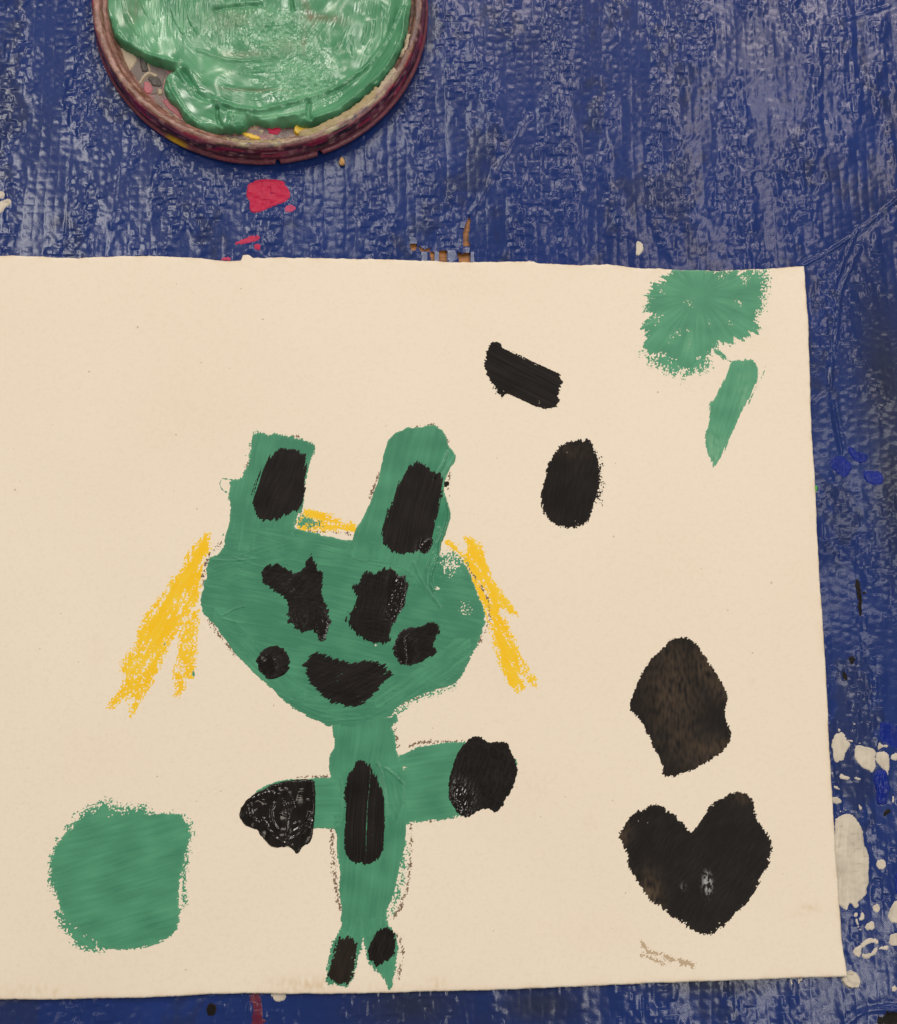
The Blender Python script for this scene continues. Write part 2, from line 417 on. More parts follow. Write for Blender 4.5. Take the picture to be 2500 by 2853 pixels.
stain = np.maximum(stain, .35 * np.exp(-edge_soft / 1.5) * sstep(.0, .6, noise(XP / 8, YP / 8, 62) + .2))
stain = np.clip(stain, 0, 1)
top = np.stack([XP.ravel(), YP.ravel(), ZPp.ravel()], 1)
idx = np.arange(NU * NV).reshape(NV, NU)
Ft = np.stack([idx[:-1, :-1], idx[1:, :-1], idx[1:, 1:], idx[:-1, 1:]], -1).reshape(-1, 4)
ring = np.concatenate([idx[0, :], idx[1:, -1], idx[-1, -2::-1], idx[-2:0:-1, 0]])
low = top[ring].copy(); low[:, 2] -= .38
n0 = len(top); k = len(ring); a_ = np.arange(k); b_ = (a_ + 1) % k
Fs = np.stack([ring[a_], ring[b_], n0 + b_, n0 + a_], 1)
Vb = np.vstack([top, low]); 
paper = mesh('paper_sheet', Vb, np.vstack([Ft, Fs]), M_paper, painting, attrs={'stain': np.r_[stain.ravel(), stain.ravel()[ring]]})
tag(paper, 'cream drawing paper with torn deckled edges')

# ------------------------------------------------------------------ paint laid on a surface
class Surface:
    """raster of paint heights on top of a base surface, so layers stack"""
    def __init__(s, x0, x1, y0, y1, g, zfun):
        s.g = g; s.xs = np.arange(x0, x1, g); s.ys = np.arange(y0, y1, g); s.base = np.zeros((len(s.ys), len(s.xs)), np.float32); s.zfun = zfun
    def window(s, lo, hi):
        i0, i1 = np.searchsorted(s.xs, [lo[0], hi[0]]); j0, j1 = np.searchsorted(s.ys, [lo[1], hi[1]])
        i0 = max(i0 - 1, 0); j0 = max(j0 - 1, 0)
        return slice(j0, j1 + 1), slice(i0, i1 + 1)

def tooth(X, Y):
    t = .5 + .55 * noise(X / .75, Y / .75, 71) + .35 * noise(X / .4, Y / .4, 72) + .3 * noise(X / 1.9, Y / 1.9, 73)
    return np.clip(t, 0, 1.3)

def S(poly, ang=90, t=.10, rag=.35, L=7, dry=.6, bris=.35, lip=.35, wob=.3, tone=.3, smooth=1, radial=None, line=None, lump=0, lump_s=2.5, bw=.55, grow=0., speck=0, gap=0, ts=.14):
    return dict(poly=poly, ang=ang, t=t, rag=rag, L=L, dry=dry, bris=bris, lip=lip, wob=wob, tone=tone, smooth=smooth, radial=radial, line=line, lump=lump, lump_s=lump_s, bw=bw, grow=grow, speck=speck, gap=gap, ts=ts)

_seed = [100]
def paint(name, surf, strokes, mat, parent, z=ZPAP, drys=(), thins=(), wets=(), tones=(), ridges=(), label=None, thin_edge=.35, thin_all=0., clip=None, wet_rag=False, ridge_gain=1.0):
    items = []
    for st in strokes:
        p = plane(st['poly'], z)
        p = chaikin(p, st['smooth'], st['line'] is None)
        items.append((st, p))
    allp = np.vstack([p for _, p in items]); pad = 3.2
    wj, wi = surf.window(allp.min(0) - pad, allp.max(0) + pad)
    xs_, ys_ = surf.xs[wi], surf.ys[wj]
    X, Y = np.meshgrid(xs_, ys_)
    Ff = np.full(X.shape, -9.); Hh = np.zeros(X.shape); To = np.zeros(X.shape)
    TT = tooth(X, Y)
    dr = np.zeros(X.shape)
    for (qx, qy, r, a) in drys:
        c_ = plane([(qx, qy)], z)[0]; dr = np.maximum(dr, a * np.exp(-(((X - c_[0]) ** 2 + (Y - c_[1]) ** 2) / r ** 2)))
    for st, p in items:
        _seed[0] += 1; sd_ = _seed[0]
        lo = p.min(0) - pad; hi = p.max(0) + pad
        a0, a1 = np.searchsorted(xs_, [lo[0], hi[0]]); b0, b1 = np.searchsorted(ys_, [lo[1], hi[1]])
        w = (slice(b0, b1 + 1), slice(a0, a1 + 1)); x, y = X[w], Y[w]
        if st['line'] is not None: d = sdf(x, y, p, False) + st['line']
        else: d = sdf(x, y, p)
        if st['radial'] is not None:
            c_ = plane([st['radial']], z)[0]; rho = np.hypot(x - c_[0], y - c_[1]); th = np.arctan2(y - c_[1], x - c_[0])
            U, Vv = rho, th * 14.
        else:
            a = math.radians(st['ang']); U = x * math.cos(a) + y * math.sin(a); Vv = -x * math.sin(a) + y * math.cos(a)
        Vv = Vv + .5 * noise(U / 14, Vv / 9, sd_ + .3)
        s1 = noise(U / st['L'], Vv / st['bw'], sd_ + .1); s2 = noise(U / (st['L'] * 1.7), Vv / (st['bw'] * 2.6), sd_ + .2)
        if st['radial'] is not None: k_ = sstep(4, 11, rho); s1 = s1 * k_; s2 = s2 * k_
        e = d + st['rag'] * (1.0 * s1 + 1.1 * s2) + st['wob'] * (noise(x / 5, y / 5, sd_ + .4) + .5 * noise(x / 1.6, y / 1.6, sd_ + .5)) + st['grow']
        wd = st['dry']
        f = e - wd * np.clip(TT[w], 0, 1.2) ** 1.3 + .25 * st['dry']
        fd = (.95 - dr[w] * 1.25 - (TT[w] - .45)) * 2.0
        f = np.where(dr[w] > .06, np.minimum(f, fd + np.clip((.16 - dr[w]) * 30, 0, 9)), f)
        if st['speck']: f = np.minimum(f, (st['speck'] - .75 * TT[w] - .15 - .45 * s2 - .30 * s1) * 2.0)
        if st['gap']: f = np.minimum(f, (st['gap'] - (.8 * s1 + .6 * s2 + .35 * (TT[w] - .5))) * 1.6)
        body = st['t'] * (1 - np.exp(-np.maximum(f, 0) / .22))
        rel = 1 + st['bris'] * (.9 * s1 + .7 * s2) + st['lip'] * np.exp(-((f - .45) / .4) ** 2)
        if st['lump']: rel = rel + st['lump'] * noise(x / st['lump_s'], y / st['lump_s'], sd_ + .6)
        rel = rel + .22 * noise(x / 7, y / 7, sd_ + .7)
        h = body * np.maximum(rel, .12)
        Fw, Hw, Tw = Ff[w], Hh[w], To[w]
        over = (f > 0) & (h >= Hw)
        Tw[over] = st['tone'] + .28 * s2[over] + st['ts'] * s1[over] + .45 * noise(x[over] / 11, y[over] / 8, sd_ + .8)
        Hh[w] = np.maximum(Hw, np.where(f > 0, h, 0)); Ff[w] = np.maximum(Fw, f); To[w] = Tw
    for (pl, wdt, hg) in ridges:
        p = chaikin(plane(pl, z), 2, False)
        lo = p.min(0) - 4 * wdt; hi = p.max(0) + 4 * wdt
        a0, a1 = np.searchsorted(xs_, [lo[0], hi[0]]); b0, b1 = np.searchsorted(ys_, [lo[1], hi[1]])
        w = (slice(b0, b1 + 1), slice(a0, a1 + 1)); x, y = X[w], Y[w]
        d = -sdf(x, y, p, False)
        Hh[w] += np.where(Ff[w] > 0, ridge_gain * hg * np.exp(-(d / wdt) ** 2) * (1 + .4 * noise(x / 2, y / 2, 91)), 0)
    if clip is not None:
        cl = clip(X, Y); Ff = np.minimum(Ff, cl)
    h = np.where(Ff > 0, np.maximum(Hh, .012), np.maximum(Ff * .4, -.09))
    inside = Ff > 0
    cell = inside[:-1, :-1] | inside[1:, :-1] | inside[:-1, 1:] | inside[1:, 1:]
    if not cell.any(): return None
    used, F = grid_faces(cell)
    bs = surf.base[wj, wi]
    Zz = surf.zfun(X, Y) + bs + h
    thin = np.full(X.shape, thin_all) + thin_edge * np.exp(-np.maximum(Ff, 0) / .35)
    for (qx, qy, rx, ry, a) in thins:
        c_ = plane([(qx, qy)], z)[0]
        thin = np.maximum(thin, a * np.exp(-((X - c_[0]) / rx) ** 2 - ((Y - c_[1]) / ry) ** 2) * np.clip(.75 + .9 * noise(X / 1.2, Y / 3, 93) + .5 * noise(X / 4, Y / 5, 94), 0, 1.3))
    wet = np.zeros(X.shape)
    for (qx, qy, rx, ry, a) in wets:
        c_ = plane([(qx, qy)], z)[0]; wet = np.maximum(wet, a * np.exp(-(((X - c_[0]) / rx) ** 2 + ((Y - c_[1]) / ry) ** 2) ** 2))
    for (qx, qy, rx, ry, a) in tones:
        c_ = plane([(qx, qy)], z)[0]; To = To + a * np.exp(-((X - c_[0]) / rx) ** 2 - ((Y - c_[1]) / ry) ** 2)
    if wet_rag: wet = wet * sstep(-.25, .15, noise(X / 1.1, Y / 1.8, 95) + .5 * noise(X / .5, Y / .7, 96) + .25 * (wet - .6))
    surf.base[wj, wi] = bs + np.where(inside, np.maximum(h, 0), 0).astype(np.float32)
    sel = lambda A: A.ravel()[used]
    o = mesh(name, np.stack([sel(X), sel(Y), sel(Zz)], 1), F, mat, parent,
             attrs={'tone': np.clip(sel(To), 0, 1), 'thin': np.clip(sel(thin), 0, 1), 'wet': np.clip(sel(wet), 0, 1)})
    if label: o['label'] = label
    return o

xr = PR[:, 0].max() + 6
SP = Surface(X0 - 5, xr, PB[:, 1].min() - 5, PT[:, 1].max() + 8, .24, paper_z)
def on_paper(pad_=.25):
    return lambda X, Y: sdf(X, Y, np.vstack([T[::3], R[::3], B[::-3]])) - pad_

# --- wax crayon first
CR = dict(grow=.7, speck=.84, t=.03, rag=.7, L=8, dry=2.6, bris=.3, lip=0, wob=.7, bw=.9)
paint('yellow_crayon_hair', SP, [
    S(ZY([(1060, 125), (1100, 140), (1100, 250), (1060, 400), (1020, 560), (990, 700), (970, 830), (940, 860), (830, 1020), (750, 1140), (680, 1260),
          (620, 1390), (560, 1560), (490, 1690), (430, 1760), (390, 1850), (330, 1960), (290, 1940), (330, 1800), (330, 1720), (280, 1790), (230, 1730),
          (150, 1850), (90, 1890), (90, 1830), (170, 1720), (220, 1640), (260, 1520), (200, 1490), (250, 1370), (330, 1290), (380, 1190), (340, 1160),
          (400, 1040), (480, 930), (560, 830), (640, 700), (740, 580), (850, 440), (880, 340), (930, 240), (990, 190)]), ang=62, **CR),
    S(ZY([(1050, 130), (1090, 250), (960, 480), (800, 780), (640, 1050), (470, 1350), (420, 1400), (560, 1020), (760, 640), (950, 300)]), ang=62, **{**CR, 'dry': .8, 'speck': 1.1, 'grow': .2}),
    S(ZY([(830, 1000), (960, 860), (970, 1000), (950, 1200), (945, 1500), (935, 1590), (890, 1590), (860, 1500), (840, 1560), (820, 1720), (780, 1770),
          (740, 1720), (725, 1560), (750, 1400), (790, 1200)]), ang=80, **{**CR, 'dry': 3.0})],
    M_yellow, painting, drys=[(490, 1870, 12, .5), (380, 1900, 14, .45), (520, 1800, 5, .6), (500, 1860, 5, .7)], thin_edge=.25, label='yellow crayon tuft left of the green head')
paint('yellow_crayon_hair', SP, [
    S(ZR([(1020, 285), (1060, 285), (1120, 320), (1180, 380), (1195, 470), (1230, 560), (1280, 680), (1330, 760), (1400, 820), (1460, 880), (1485, 930), (1440, 940),
          (1370, 900), (1320, 870), (1340, 950), (1390, 1040), (1430, 1130), (1480, 1220), (1530, 1330), (1580, 1420), (1640, 1500), (1610, 1540), (1560, 1490),
          (1500, 1410), (1490, 1440), (1530, 1520), (1520, 1560), (1450, 1575), (1400, 1540), (1370, 1460), (1340, 1390), (1310, 1290), (1280, 1180), (1250, 1050),
          (1220, 960), (1180, 900), (1140, 800), (1090, 680), (1040, 560), (1000, 440), (1060, 420), (1060, 370)]), ang=-63, **{**CR, 'dry': 2.0}),
    S(ZR([(1030, 290), (1110, 330), (1180, 420), (1230, 620), (1320, 800), (1290, 850), (1210, 700), (1130, 480)]), ang=-63, **{**CR, 'dry': .6, 'speck': 1.1, 'grow': .2}),
    S(ZR([(1260, 960), (1320, 1020), (1400, 1300), (1480, 1480), (1450, 1560), (1390, 1480), (1300, 1200)]), ang=-66, **{**CR, 'dry': .9, 'speck': 1.1, 'grow': .2}),
    S(ZR([(870, 300), (930, 340), (1000, 400), (1060, 470), (1010, 470), (940, 410), (880, 360)]), ang=-40, **CR)],
    M_yellow, painting, thin_edge=.25, label='yellow crayon tuft right of the green head')
paint('yellow_crayon_hair', SP, [
    S(Z5([(730, 530), (780, 555), (850, 585), (930, 605), (1000, 620), (980, 665), (900, 660), (820, 655), (740, 655), (660, 650), (640, 600), (680, 550)]), ang=-10, **{**CR, 'dry': 2.2}),
    S(Z5([(740, 580), (850, 605), (985, 625), (985, 655), (880, 645), (760, 630)]), ang=-10, **{**CR, 'dry': .9})],
    M_yellow, painting, thin_edge=.25, label='yellow crayon fringe between the ears')
CL = dict(t=.025, rag=.35, L=2.5, dry=1.9, speck=.85, bris=.2, lip=0, wob=.6, smooth=2, bw=.7)
ol = [(Z5, [(1310, 78), (1400, 60), (1452, 85), (1488, 150), (1502, 220), (1502, 330), (1495, 400), (1482, 480)], .45),
      (Z5, [(1110, 330), (1085, 400), (1062, 470)], .6), (Z5, [(590, 118), (660, 132), (705, 165)], .5), (Z5, [(385, 275), (357, 335)], .8),
      (Z5, [(684, 470), (676, 560), (668, 600)], .6), (Z5, [(235, 715), (190, 765), (150, 800), (137, 900), (132, 950)], .6),
      (Z5, [(170, 1150), (250, 1270), (310, 1345)], .8), (Z5, [(1590, 850), (1680, 970), (1722, 1060), (1722, 1140), (1692, 1220), (1650, 1300)], .5),
      (Z5, [(1500, 1500), (1400, 1548), (1300, 1585), (1215, 1628)], .6), (Z5, [(700, 655), (850, 665), (960, 670)], .4), (Z6, [(992, 140), (1012, 260)], .7), (Z6, [(1045, 272), (1110, 240), (1220, 233), (1390, 228)], .4),
      (Z6, [(1085, 690), (1087, 800), (1080, 950), (1052, 1100), (990, 1215)], .7), (Z6, [(1000, 1310), (1035, 1345), (1045, 1430), (1015, 1545)], .6),
      (Z6, [(645, 720), (652, 830), (660, 930), (668, 1040), (688, 1120), (700, 1165)], 1.0), (Z6, [(1080, 680), (1345, 652)], .5), (Z6, [(440, 430), (550, 426), (690, 428)], .35),
      (Z6, [(790, 1500), (800, 1450), (830, 1440)], .4)]
for f, p, w in ol: paint('brown_crayon_line', SP, [S(f(p), line=w, ang=60, **CL)], M_brown, painting, thin_edge=.4)
CS = dict(t=.02, rag=.5, L=2, dry=2.0, bris=.2, lip=0, wob=.5, smooth=1, bw=.6)
paint('brown_smudge', SP, [S(ZS([(385, 295), (460, 318), (590, 352)]), line=1.2, ang=-15, **CS), S(ZS([(228, 185), (245, 235), (300, 275), (365, 275)]), line=1.0, ang=-40, **CS),
      S(ZS([(230, 278), (290, 310), (385, 350)]), line=1.0, ang=-25, **CS), S(ZS([(500, 330), (590, 352)]), line=1.1, ang=-15, **{**CS, 'dry': 1.2})], M_brown, painting, thin_edge=.1, thin_all=1.0, label='faint brown smudge near the bottom edge')

# --- green paint
GN = dict(t=.10, rag=.35, L=9, dry=.9, bris=.30, lip=.3)
fig = paint('green_figure', SP, [
    # head
    S(Z5([(290, 640), (420, 640), (640, 640), (700, 655), (830, 690), (940, 705), (1100, 700), (1300, 760), (1460, 800), (1560, 820), (1600, 870), (1640, 950), (1660, 1020), (1690, 1090),
          (1700, 1135), (1685, 1210), (1655, 1290), (1610, 1370), (1580, 1440), (1550, 1495), (1480, 1520), (1400, 1545), (1320, 1578), (1250, 1605), (1200, 1645), (1175, 1690),
          (1050, 1730), (950, 1745), (845, 1745), (780, 1720), (700, 1680), (620, 1630), (540, 1560), (470, 1490), (400, 1430), (340, 1370), (290, 1310), (250, 1250), (200, 1180),
          (160, 1140), (125, 1110), (115, 1050), (130, 980), (150, 920), (147, 850), (165, 800), (215, 780), (250, 740)]), ang=-12, t=.10, rag=.35, L=10, dry=.45, bris=.5, lip=.3, tone=.15),
    S(Z5([(235, 1130), (330, 1270), (500, 1440), (660, 1560)]), line=4.2, ang=-45, t=.118, rag=.5, L=10, dry=.3, bris=.45, lip=.4, tone=.35, ts=.2),
    S(Z5([(620, 1560), (780, 1650), (950, 1680), (1110, 1640)]), line=4.0, ang=2, t=.122, rag=.5, L=12, dry=.3, bris=.5, lip=.4, tone=.2, ts=.2),
    S(Z5([(1130, 1590), (1300, 1500), (1480, 1410), (1570, 1300)]), line=4.5, ang=33, t=.118, rag=.5, L=10, dry=.3, bris=.45, lip=.4, tone=.4, ts=.2),
    S(Z5([(230, 900), (330, 860), (480, 800), (640, 760)]), line=5.0, ang=15, t=.115, rag=.5, L=12, dry=.3, bris=.45, lip=.4, tone=.05, ts=.2),
    S(Z5([(700, 780), (860, 800), (1020, 830), (1250, 900)]), line=4.5, ang=-12, t=.115, rag=.5, L=12, dry=.3, bris=.45, lip=.4, tone=.3, ts=.2),
    # left ear
    S(Z5([(430, 105), (480, 115), (560, 118), (640, 130), (700, 155), (750, 175), (755, 205), (735, 260), (715, 330), (700, 400), (690, 470), (682, 545), (645, 580), (640, 700), (580, 780),
          (250, 760), (245, 690), (265, 640), (280, 580), (285, 520), (270, 470), (285, 420), (270, 385), (300, 370), (350, 358), (360, 330), (385, 270), (395, 200), (400, 150)]), ang=82, rag=.55, t=.10, L=8, dry=.8, bris=.3, lip=.3, tone=.25),
    # right ear, thick
    S(Z5([(940, 800), (955, 720), (985, 640), (1030, 560), (1060, 500), (1085, 430), (1110, 350), (1120, 280), (1140, 200), (1170, 130), (1240, 88), (1320, 80), (1400, 66), (1450, 85), (1480, 130),
          (1490, 180), (1515, 210), (1535, 235), (1530, 270), (1500, 310), (1475, 360), (1465, 420), (1472, 470), (1495, 510), (1505, 570), (1490, 640), (1465, 700), (1445, 780), (1420, 860),
          (1395, 940), (1410, 985), (1450, 1080), (1380, 1030), (1320, 940), (1240, 860), (1100, 830), (1000, 830)]), ang=76, t=.15, rag=.22, L=16, dry=.15, bris=.34, lip=.7, tone=.3, bw=.7),
    # neck and torso
    S(Z6([(640, 120), (980, 95), (990, 70), (1025, 112), (985, 140), (997, 200), (1005, 260), (1020, 330), (1040, 430), (1060, 560), (1065, 690), (1060, 800), (1040, 880), (1010, 980), (1000, 1060),
          (975, 1130), (950, 1190), (950, 1260), (850, 1330), (720, 1300), (695, 1230), (708, 1170), (695, 1130), (685, 1080), (687, 1000), (690, 930), (680, 850), (672, 760), (660, 700),
          (640, 420), (630, 370), (630, 300), (655, 270), (663, 230), (650, 200)]), ang=84, rag=.35, t=.095, L=14, dry=.6, bris=.32, lip=.3, tone=.35),
    # left arm
    S(Z6([(690, 430), (550, 434), (450, 434), (360, 446), (280, 472), (230, 500), (212, 522), (300, 600), (500, 715), (600, 719), (720, 712)]), ang=2, t=.105, rag=.2, L=16, dry=.5, bris=.4, lip=.35, tone=.5),
    # right arm
    S(Z6([(1000, 330), (1040, 300), (1100, 270), (1180, 250), (1280, 232), (1400, 230), (1560, 260), (1670, 330), (1680, 370), (1600, 500), (1400, 640), (1340, 652), (1250, 668), (1150, 676),
          (1050, 690), (950, 700), (950, 400)]), ang=8, t=.09, rag=.3, L=12, dry=.8, bris=.3, lip=.3, tone=.5),
    # belly edge thick bead
    S(Z6([(880, 330), (950, 380), (1040, 450), (1060, 540), (1000, 700), (950, 690), (935, 520)]), ang=100, t=.13, rag=.3, L=6, dry=.2, bris=.5, lip=.4, tone=.35),
    # legs
    S(Z6([(700, 1230), (820, 1200), (830, 1330), (815, 1380), (795, 1440), (780, 1500), (762, 1565), (720, 1598), (650, 1592), (612, 1582), (615, 1520), (625, 1440), (640, 1360), (672, 1305)]), ang=75, rag=.35, t=.09, L=10, dry=1.2, bris=.3, lip=.3, tone=.5),
    S(Z6([(815, 1230), (950, 1180), (960, 1240), (985, 1280), (1015, 1330), (1020, 1400), (1005, 1480), (995, 1545), (985, 1590), (965, 1612), (945, 1592), (930, 1540), (880, 1500), (845, 1450), (825, 1380)]), ang=100, rag=.35, t=.095, L=10, dry=1.2, bris=.3, lip=.3, tone=.55),
    # sparse fringe along the torso
    S(Z6([(1060, 730), (1075, 800), (1065, 930), (1040, 1080), (985, 1200), (955, 1190), (1000, 1060), (1040, 880)]), ang=70, t=.04, rag=.6, L=3, dry=5.5, bris=.2, lip=0, wob=.8, tone=.9),
    S(Z5([(1440, 800), (1500, 755), (1570, 790), (1610, 860), (1600, 960), (1450, 960), (1425, 900)]), ang=60, t=.05, rag=.5, L=3, dry=4.6, bris=.2, lip=0, wob=.6, tone=.6),
    S(Z5([(400, 110), (440, 100), (440, 300), (350, 370), (385, 250)]), ang=90, t=.05, rag=.5, L=3, dry=3.2, bris=.2, lip=0, wob=.6, tone=.7),
    S(Z5([(290, 372), (240, 362), (222, 385), (232, 425), (262, 440)]), ang=60, t=.06, line=.28, rag=.1, dry=.3, smooth=2),
    S(Z5([(640, 560), (700, 560), (790, 600), (800, 640), (640, 640)]), ang=-10, t=.04, rag=.5, L=3, dry=4.5, bris=.2, lip=0, wob=.6, tone=.6),
    S(Z5([(1180, 1660), (1260, 1590), (1480, 1515), (1560, 1490), (1500, 1550), (1300, 1600), (1220, 1680)]), ang=30, t=.04, rag=.6, L=3, dry=4.5, bris=.2, lip=0, wob=.6, tone=.7)],
    M_green, painting, thin_edge=.22,
    drys=[Z5([(1590, 1090)])[0] + (4.2, .62), Z5([(1500, 840)])[0] + (6.0, .75), Z5([(1430, 975)])[0] + (1.6, .75), Z5([(1180, 670)])[0] + (.1, .0), Z5([(240, 400)])[0] + (1.6, .6),
          Z6([(1050, 390)])[0] + (1.8, .6), Z5([(1090, 1290)])[0] + (.8, .7), Z6([(1000, 180)])[0] + (2.5, .35)],
    ridges=[(Z5([(1490, 215), (1470, 280), (1440, 330), (1420, 360)]), .5, .30), (Z5([(1525, 250), (1490, 300), (1462, 350)]), .45, .25),
            (Z5([(1478, 470), (1500, 540), (1480, 640), (1440, 720), (1445, 770), (1405, 860), (1390, 930), (1412, 985)]), .6, .35),
            (Z5([(1440, 640), (1428, 700), (1400, 800), (1370, 870), (1375, 950)]), .5, .22), (Z5([(1300, 830), (1350, 950), (1450, 1080)]), .5, .16),
            (Z5([(940, 800), (960, 730), (990, 640)]), .4, .16), (Z6([(900, 350), (930, 420), (940, 520), (950, 640)]), .6, .14),
            (Z6([(950, 380), (1000, 420), (1045, 465)]), .5, .20), (Z6([(690, 430), (705, 480), (700, 600)]), .4, .08), (Z6([(815, 1210), (825, 1300), (815, 1360)]), .35, -.06),
            (Z5([(1640, 1330), (1560, 1430), (1440, 1520)]), .35, .10), (Z5([(240, 1125), (300, 1090), (360, 1072)]), .35, .14), (Z5([(240, 1140), (300, 1160), (350, 1170)]), .3, .10),
            (Z5([(190, 815), (290, 822), (420, 810)]), .35, .09), (Z5([(300, 800), (400, 840), (480, 860)]), .3, .08), (Z5([(600, 700), (580, 790)]), .4, .06),
            (Z5([(560, 1560), (760, 1690), (1000, 1710), (1160, 1640)]), .5, .07), (Z5([(620, 1590), (800, 1670), (1000, 1680)]), .4, .06)], ridge_gain=1.8,
    wets=[Z5([(1430, 640)])[0] + (7, 30, .8), Z5([(1490, 260)])[0] + (5, 9, .7), Z6([(960, 430)])[0] + (8, 12, .6)],
    label='green painted figure with two long ears')

BK = dict(t=.12, rag=.55, L=7, dry=.6, bris=.7, lip=.3, tone=.3, grow=.12, ts=.6)
def black(name, poly, parent, label, wets=(), thins=(), drys=(), ridges=(), thin_edge=.1, thin_all=0., extra=(), wet_rag=False, **kw):
    return paint(name, SP, [S(poly, **{**BK, **kw})] + list(extra), M_black, parent, wets=wets, thins=thins, drys=drys, ridges=ridges, label=label, thin_edge=thin_edge, thin_all=thin_all, wet_rag=wet_rag)
black('ear_patch', Z5([(560, 200), (620, 195), (680, 230), (705, 225), (700, 270), (695, 330), (698, 400), (690, 470), (670, 530), (610, 560), (550, 590), (480, 600), (430, 580), (412, 520),
      (405, 470), (430, 400), (450, 330), (490, 260), (530, 215)]), fig, 'black patch inside the left ear', ang=72, L=10, bw=.45, t=.12, tone=.5, rag=.8, gap=1.05)
black('ear_patch', Z5([(1290, 280), (1340, 270), (1380, 300), (1395, 325), (1440, 330), (1460, 370), (1455, 440), (1440, 520), (1420, 600), (1410, 660), (1400, 720), (1370, 780), (1320, 770),
      (1260, 785), (1200, 780), (1150, 740), (1122, 700), (1130, 640), (1150, 570), (1180, 500), (1210, 420), (1240, 350)]), fig, 'black patch inside the right ear', ang=77, L=16, bw=.5, t=.14, bris=.8, tone=.5, rag=.7, gap=.95,
      wets=[Z5([(1365, 745)])[0] + (4, 4, 1)], extra=[S(Z5([(1330, 740), (1390, 690), (1410, 710), (1385, 780), (1340, 780)]), t=.3, rag=.2, dry=.1, bris=.3, lump=.5, lump_s=1.5),
      S(Z5([(1465, 385), (1495, 375), (1502, 400), (1475, 415)]), t=.15, rag=.1, dry=.1)])
black('eye', Z5([(455, 880), (480, 850), (540, 838), (595, 860), (630, 895), (670, 880), (700, 840), (735, 785), (755, 840), (770, 870), (810, 880), (800, 930), (790, 970), (800, 1040), (830, 1100),
      (835, 1170), (810, 1240), (785, 1262), (765, 1230), (720, 1205), (680, 1220), (640, 1190), (600, 1150), (610, 1100), (595, 1040), (560, 1010), (500, 970), (465, 940)]), fig, 'black left eye made of three dabs',
      ang=40, t=.13, L=5, bris=.5, bw=.7, lump=.4, smooth=0, rag=.7, wets=[Z5([(790, 1190)])[0] + (5, 6, 1), Z5([(650, 950)])[0] + (5, 4, .7), Z5([(640, 1150)])[0] + (5, 6, .6)],
      extra=[S(Z5([(760, 1060), (815, 1090), (832, 1170), (805, 1240), (785, 1258), (745, 1180)]), t=.32, rag=.15, dry=.1, lip=.4, bris=.2, lump=.4, lump_s=2),
             S(Z5([(620, 1020), (700, 1010), (720, 1100), (700, 1200), (640, 1180), (605, 1120)]), t=.22, rag=.2, dry=.1, lip=.4, bris=.4, ang=110, lump=.5, lump_s=1.6)])
black('eye', Z5([(1020, 900), (1045, 880), (1090, 890), (1130, 870), (1190, 860), (1210, 900), (1250, 905), (1265, 960), (1250, 1010), (1255, 1070), (1230, 1090), (1200, 1140), (1195, 1160), (1165, 1200),
      (1165, 1260), (1120, 1285), (1060, 1275), (1010, 1240), (960, 1210), (935, 1160), (940, 1110), (975, 1070), (985, 1020), (955, 960), (1000, 950)]), fig, 'black right eye, ragged with a wet right side',
      ang=78, t=.13, rag=.9, L=5, bris=.7, bw=.45, gap=1.0, smooth=0, wets=[Z5([(1210, 1020)])[0] + (5, 14, 1)],
      extra=[S(Z5([(1200, 905), (1250, 910), (1260, 970), (1245, 1070), (1190, 1150), (1130, 1140), (1180, 1020)]), t=.26, rag=.3, dry=.1, bris=.3, lump=.6, lump_s=1.4),
             S(Z5([(960, 1120), (1060, 1160), (1190, 1140), (1160, 1260), (1080, 1280), (990, 1230)]), t=.17, ang=25, rag=.2, dry=.1, bris=.5)])
black('cheek_spot', Z5([(440, 1340), (480, 1300), (520, 1288), (570, 1300), (605, 1335), (612, 1400), (600, 1450), (550, 1480), (500, 1475), (450, 1440), (425, 1395)]), fig, 'black round spot on the left cheek',
      t=.24, ang=30, dry=.2, bris=.3, bw=1.0, lump=.6, lump_s=2.4, wets=[Z5([(480, 1400)])[0] + (6, 6, .9)])
black('cheek_spot', Z5([(1215, 1230), (1270, 1195), (1340, 1185), (1390, 1160), (1430, 1165), (1440, 1200), (1420, 1250), (1405, 1290), (1425, 1320), (1410, 1345), (1370, 1360), (1330, 1390), (1270, 1410),
      (1220, 1390), (1190, 1340), (1195, 1280)]), fig, 'black spot on the right cheek', t=.18, ang=45, dry=.3, bris=.4, lump=.4, lump_s=2, wets=[Z5([(1230, 1330)])[0] + (6, 10, .9)],
      extra=[S(Z5([(1215, 1240), (1260, 1240), (1270, 1400), (1225, 1390), (1192, 1330)]), t=.30, rag=.2, dry=.1, bris=.2), S(Z5([(1434, 1206), (1450, 1206), (1446, 1230), (1432, 1230)]), t=.2, rag=.05, dry=.1)])
black('mouth', Z5([(735, 1330), (790, 1335), (830, 1350), (880, 1375), (950, 1385), (1040, 1380), (1120, 1382), (1150, 1400), (1150, 1435), (1185, 1450), (1150, 1480), (1120, 1500), (1110, 1540), (1060, 1580),
      (1020, 1620), (960, 1632), (900, 1620), (840, 1600), (770, 1550), (730, 1500), (700, 1450), (695, 1400), (715, 1360)]), fig, 'black smiling mouth', ang=28, t=.11, rag=.9, L=8, bris=.7, tone=.5, dry=.7, gap=.78, smooth=0)
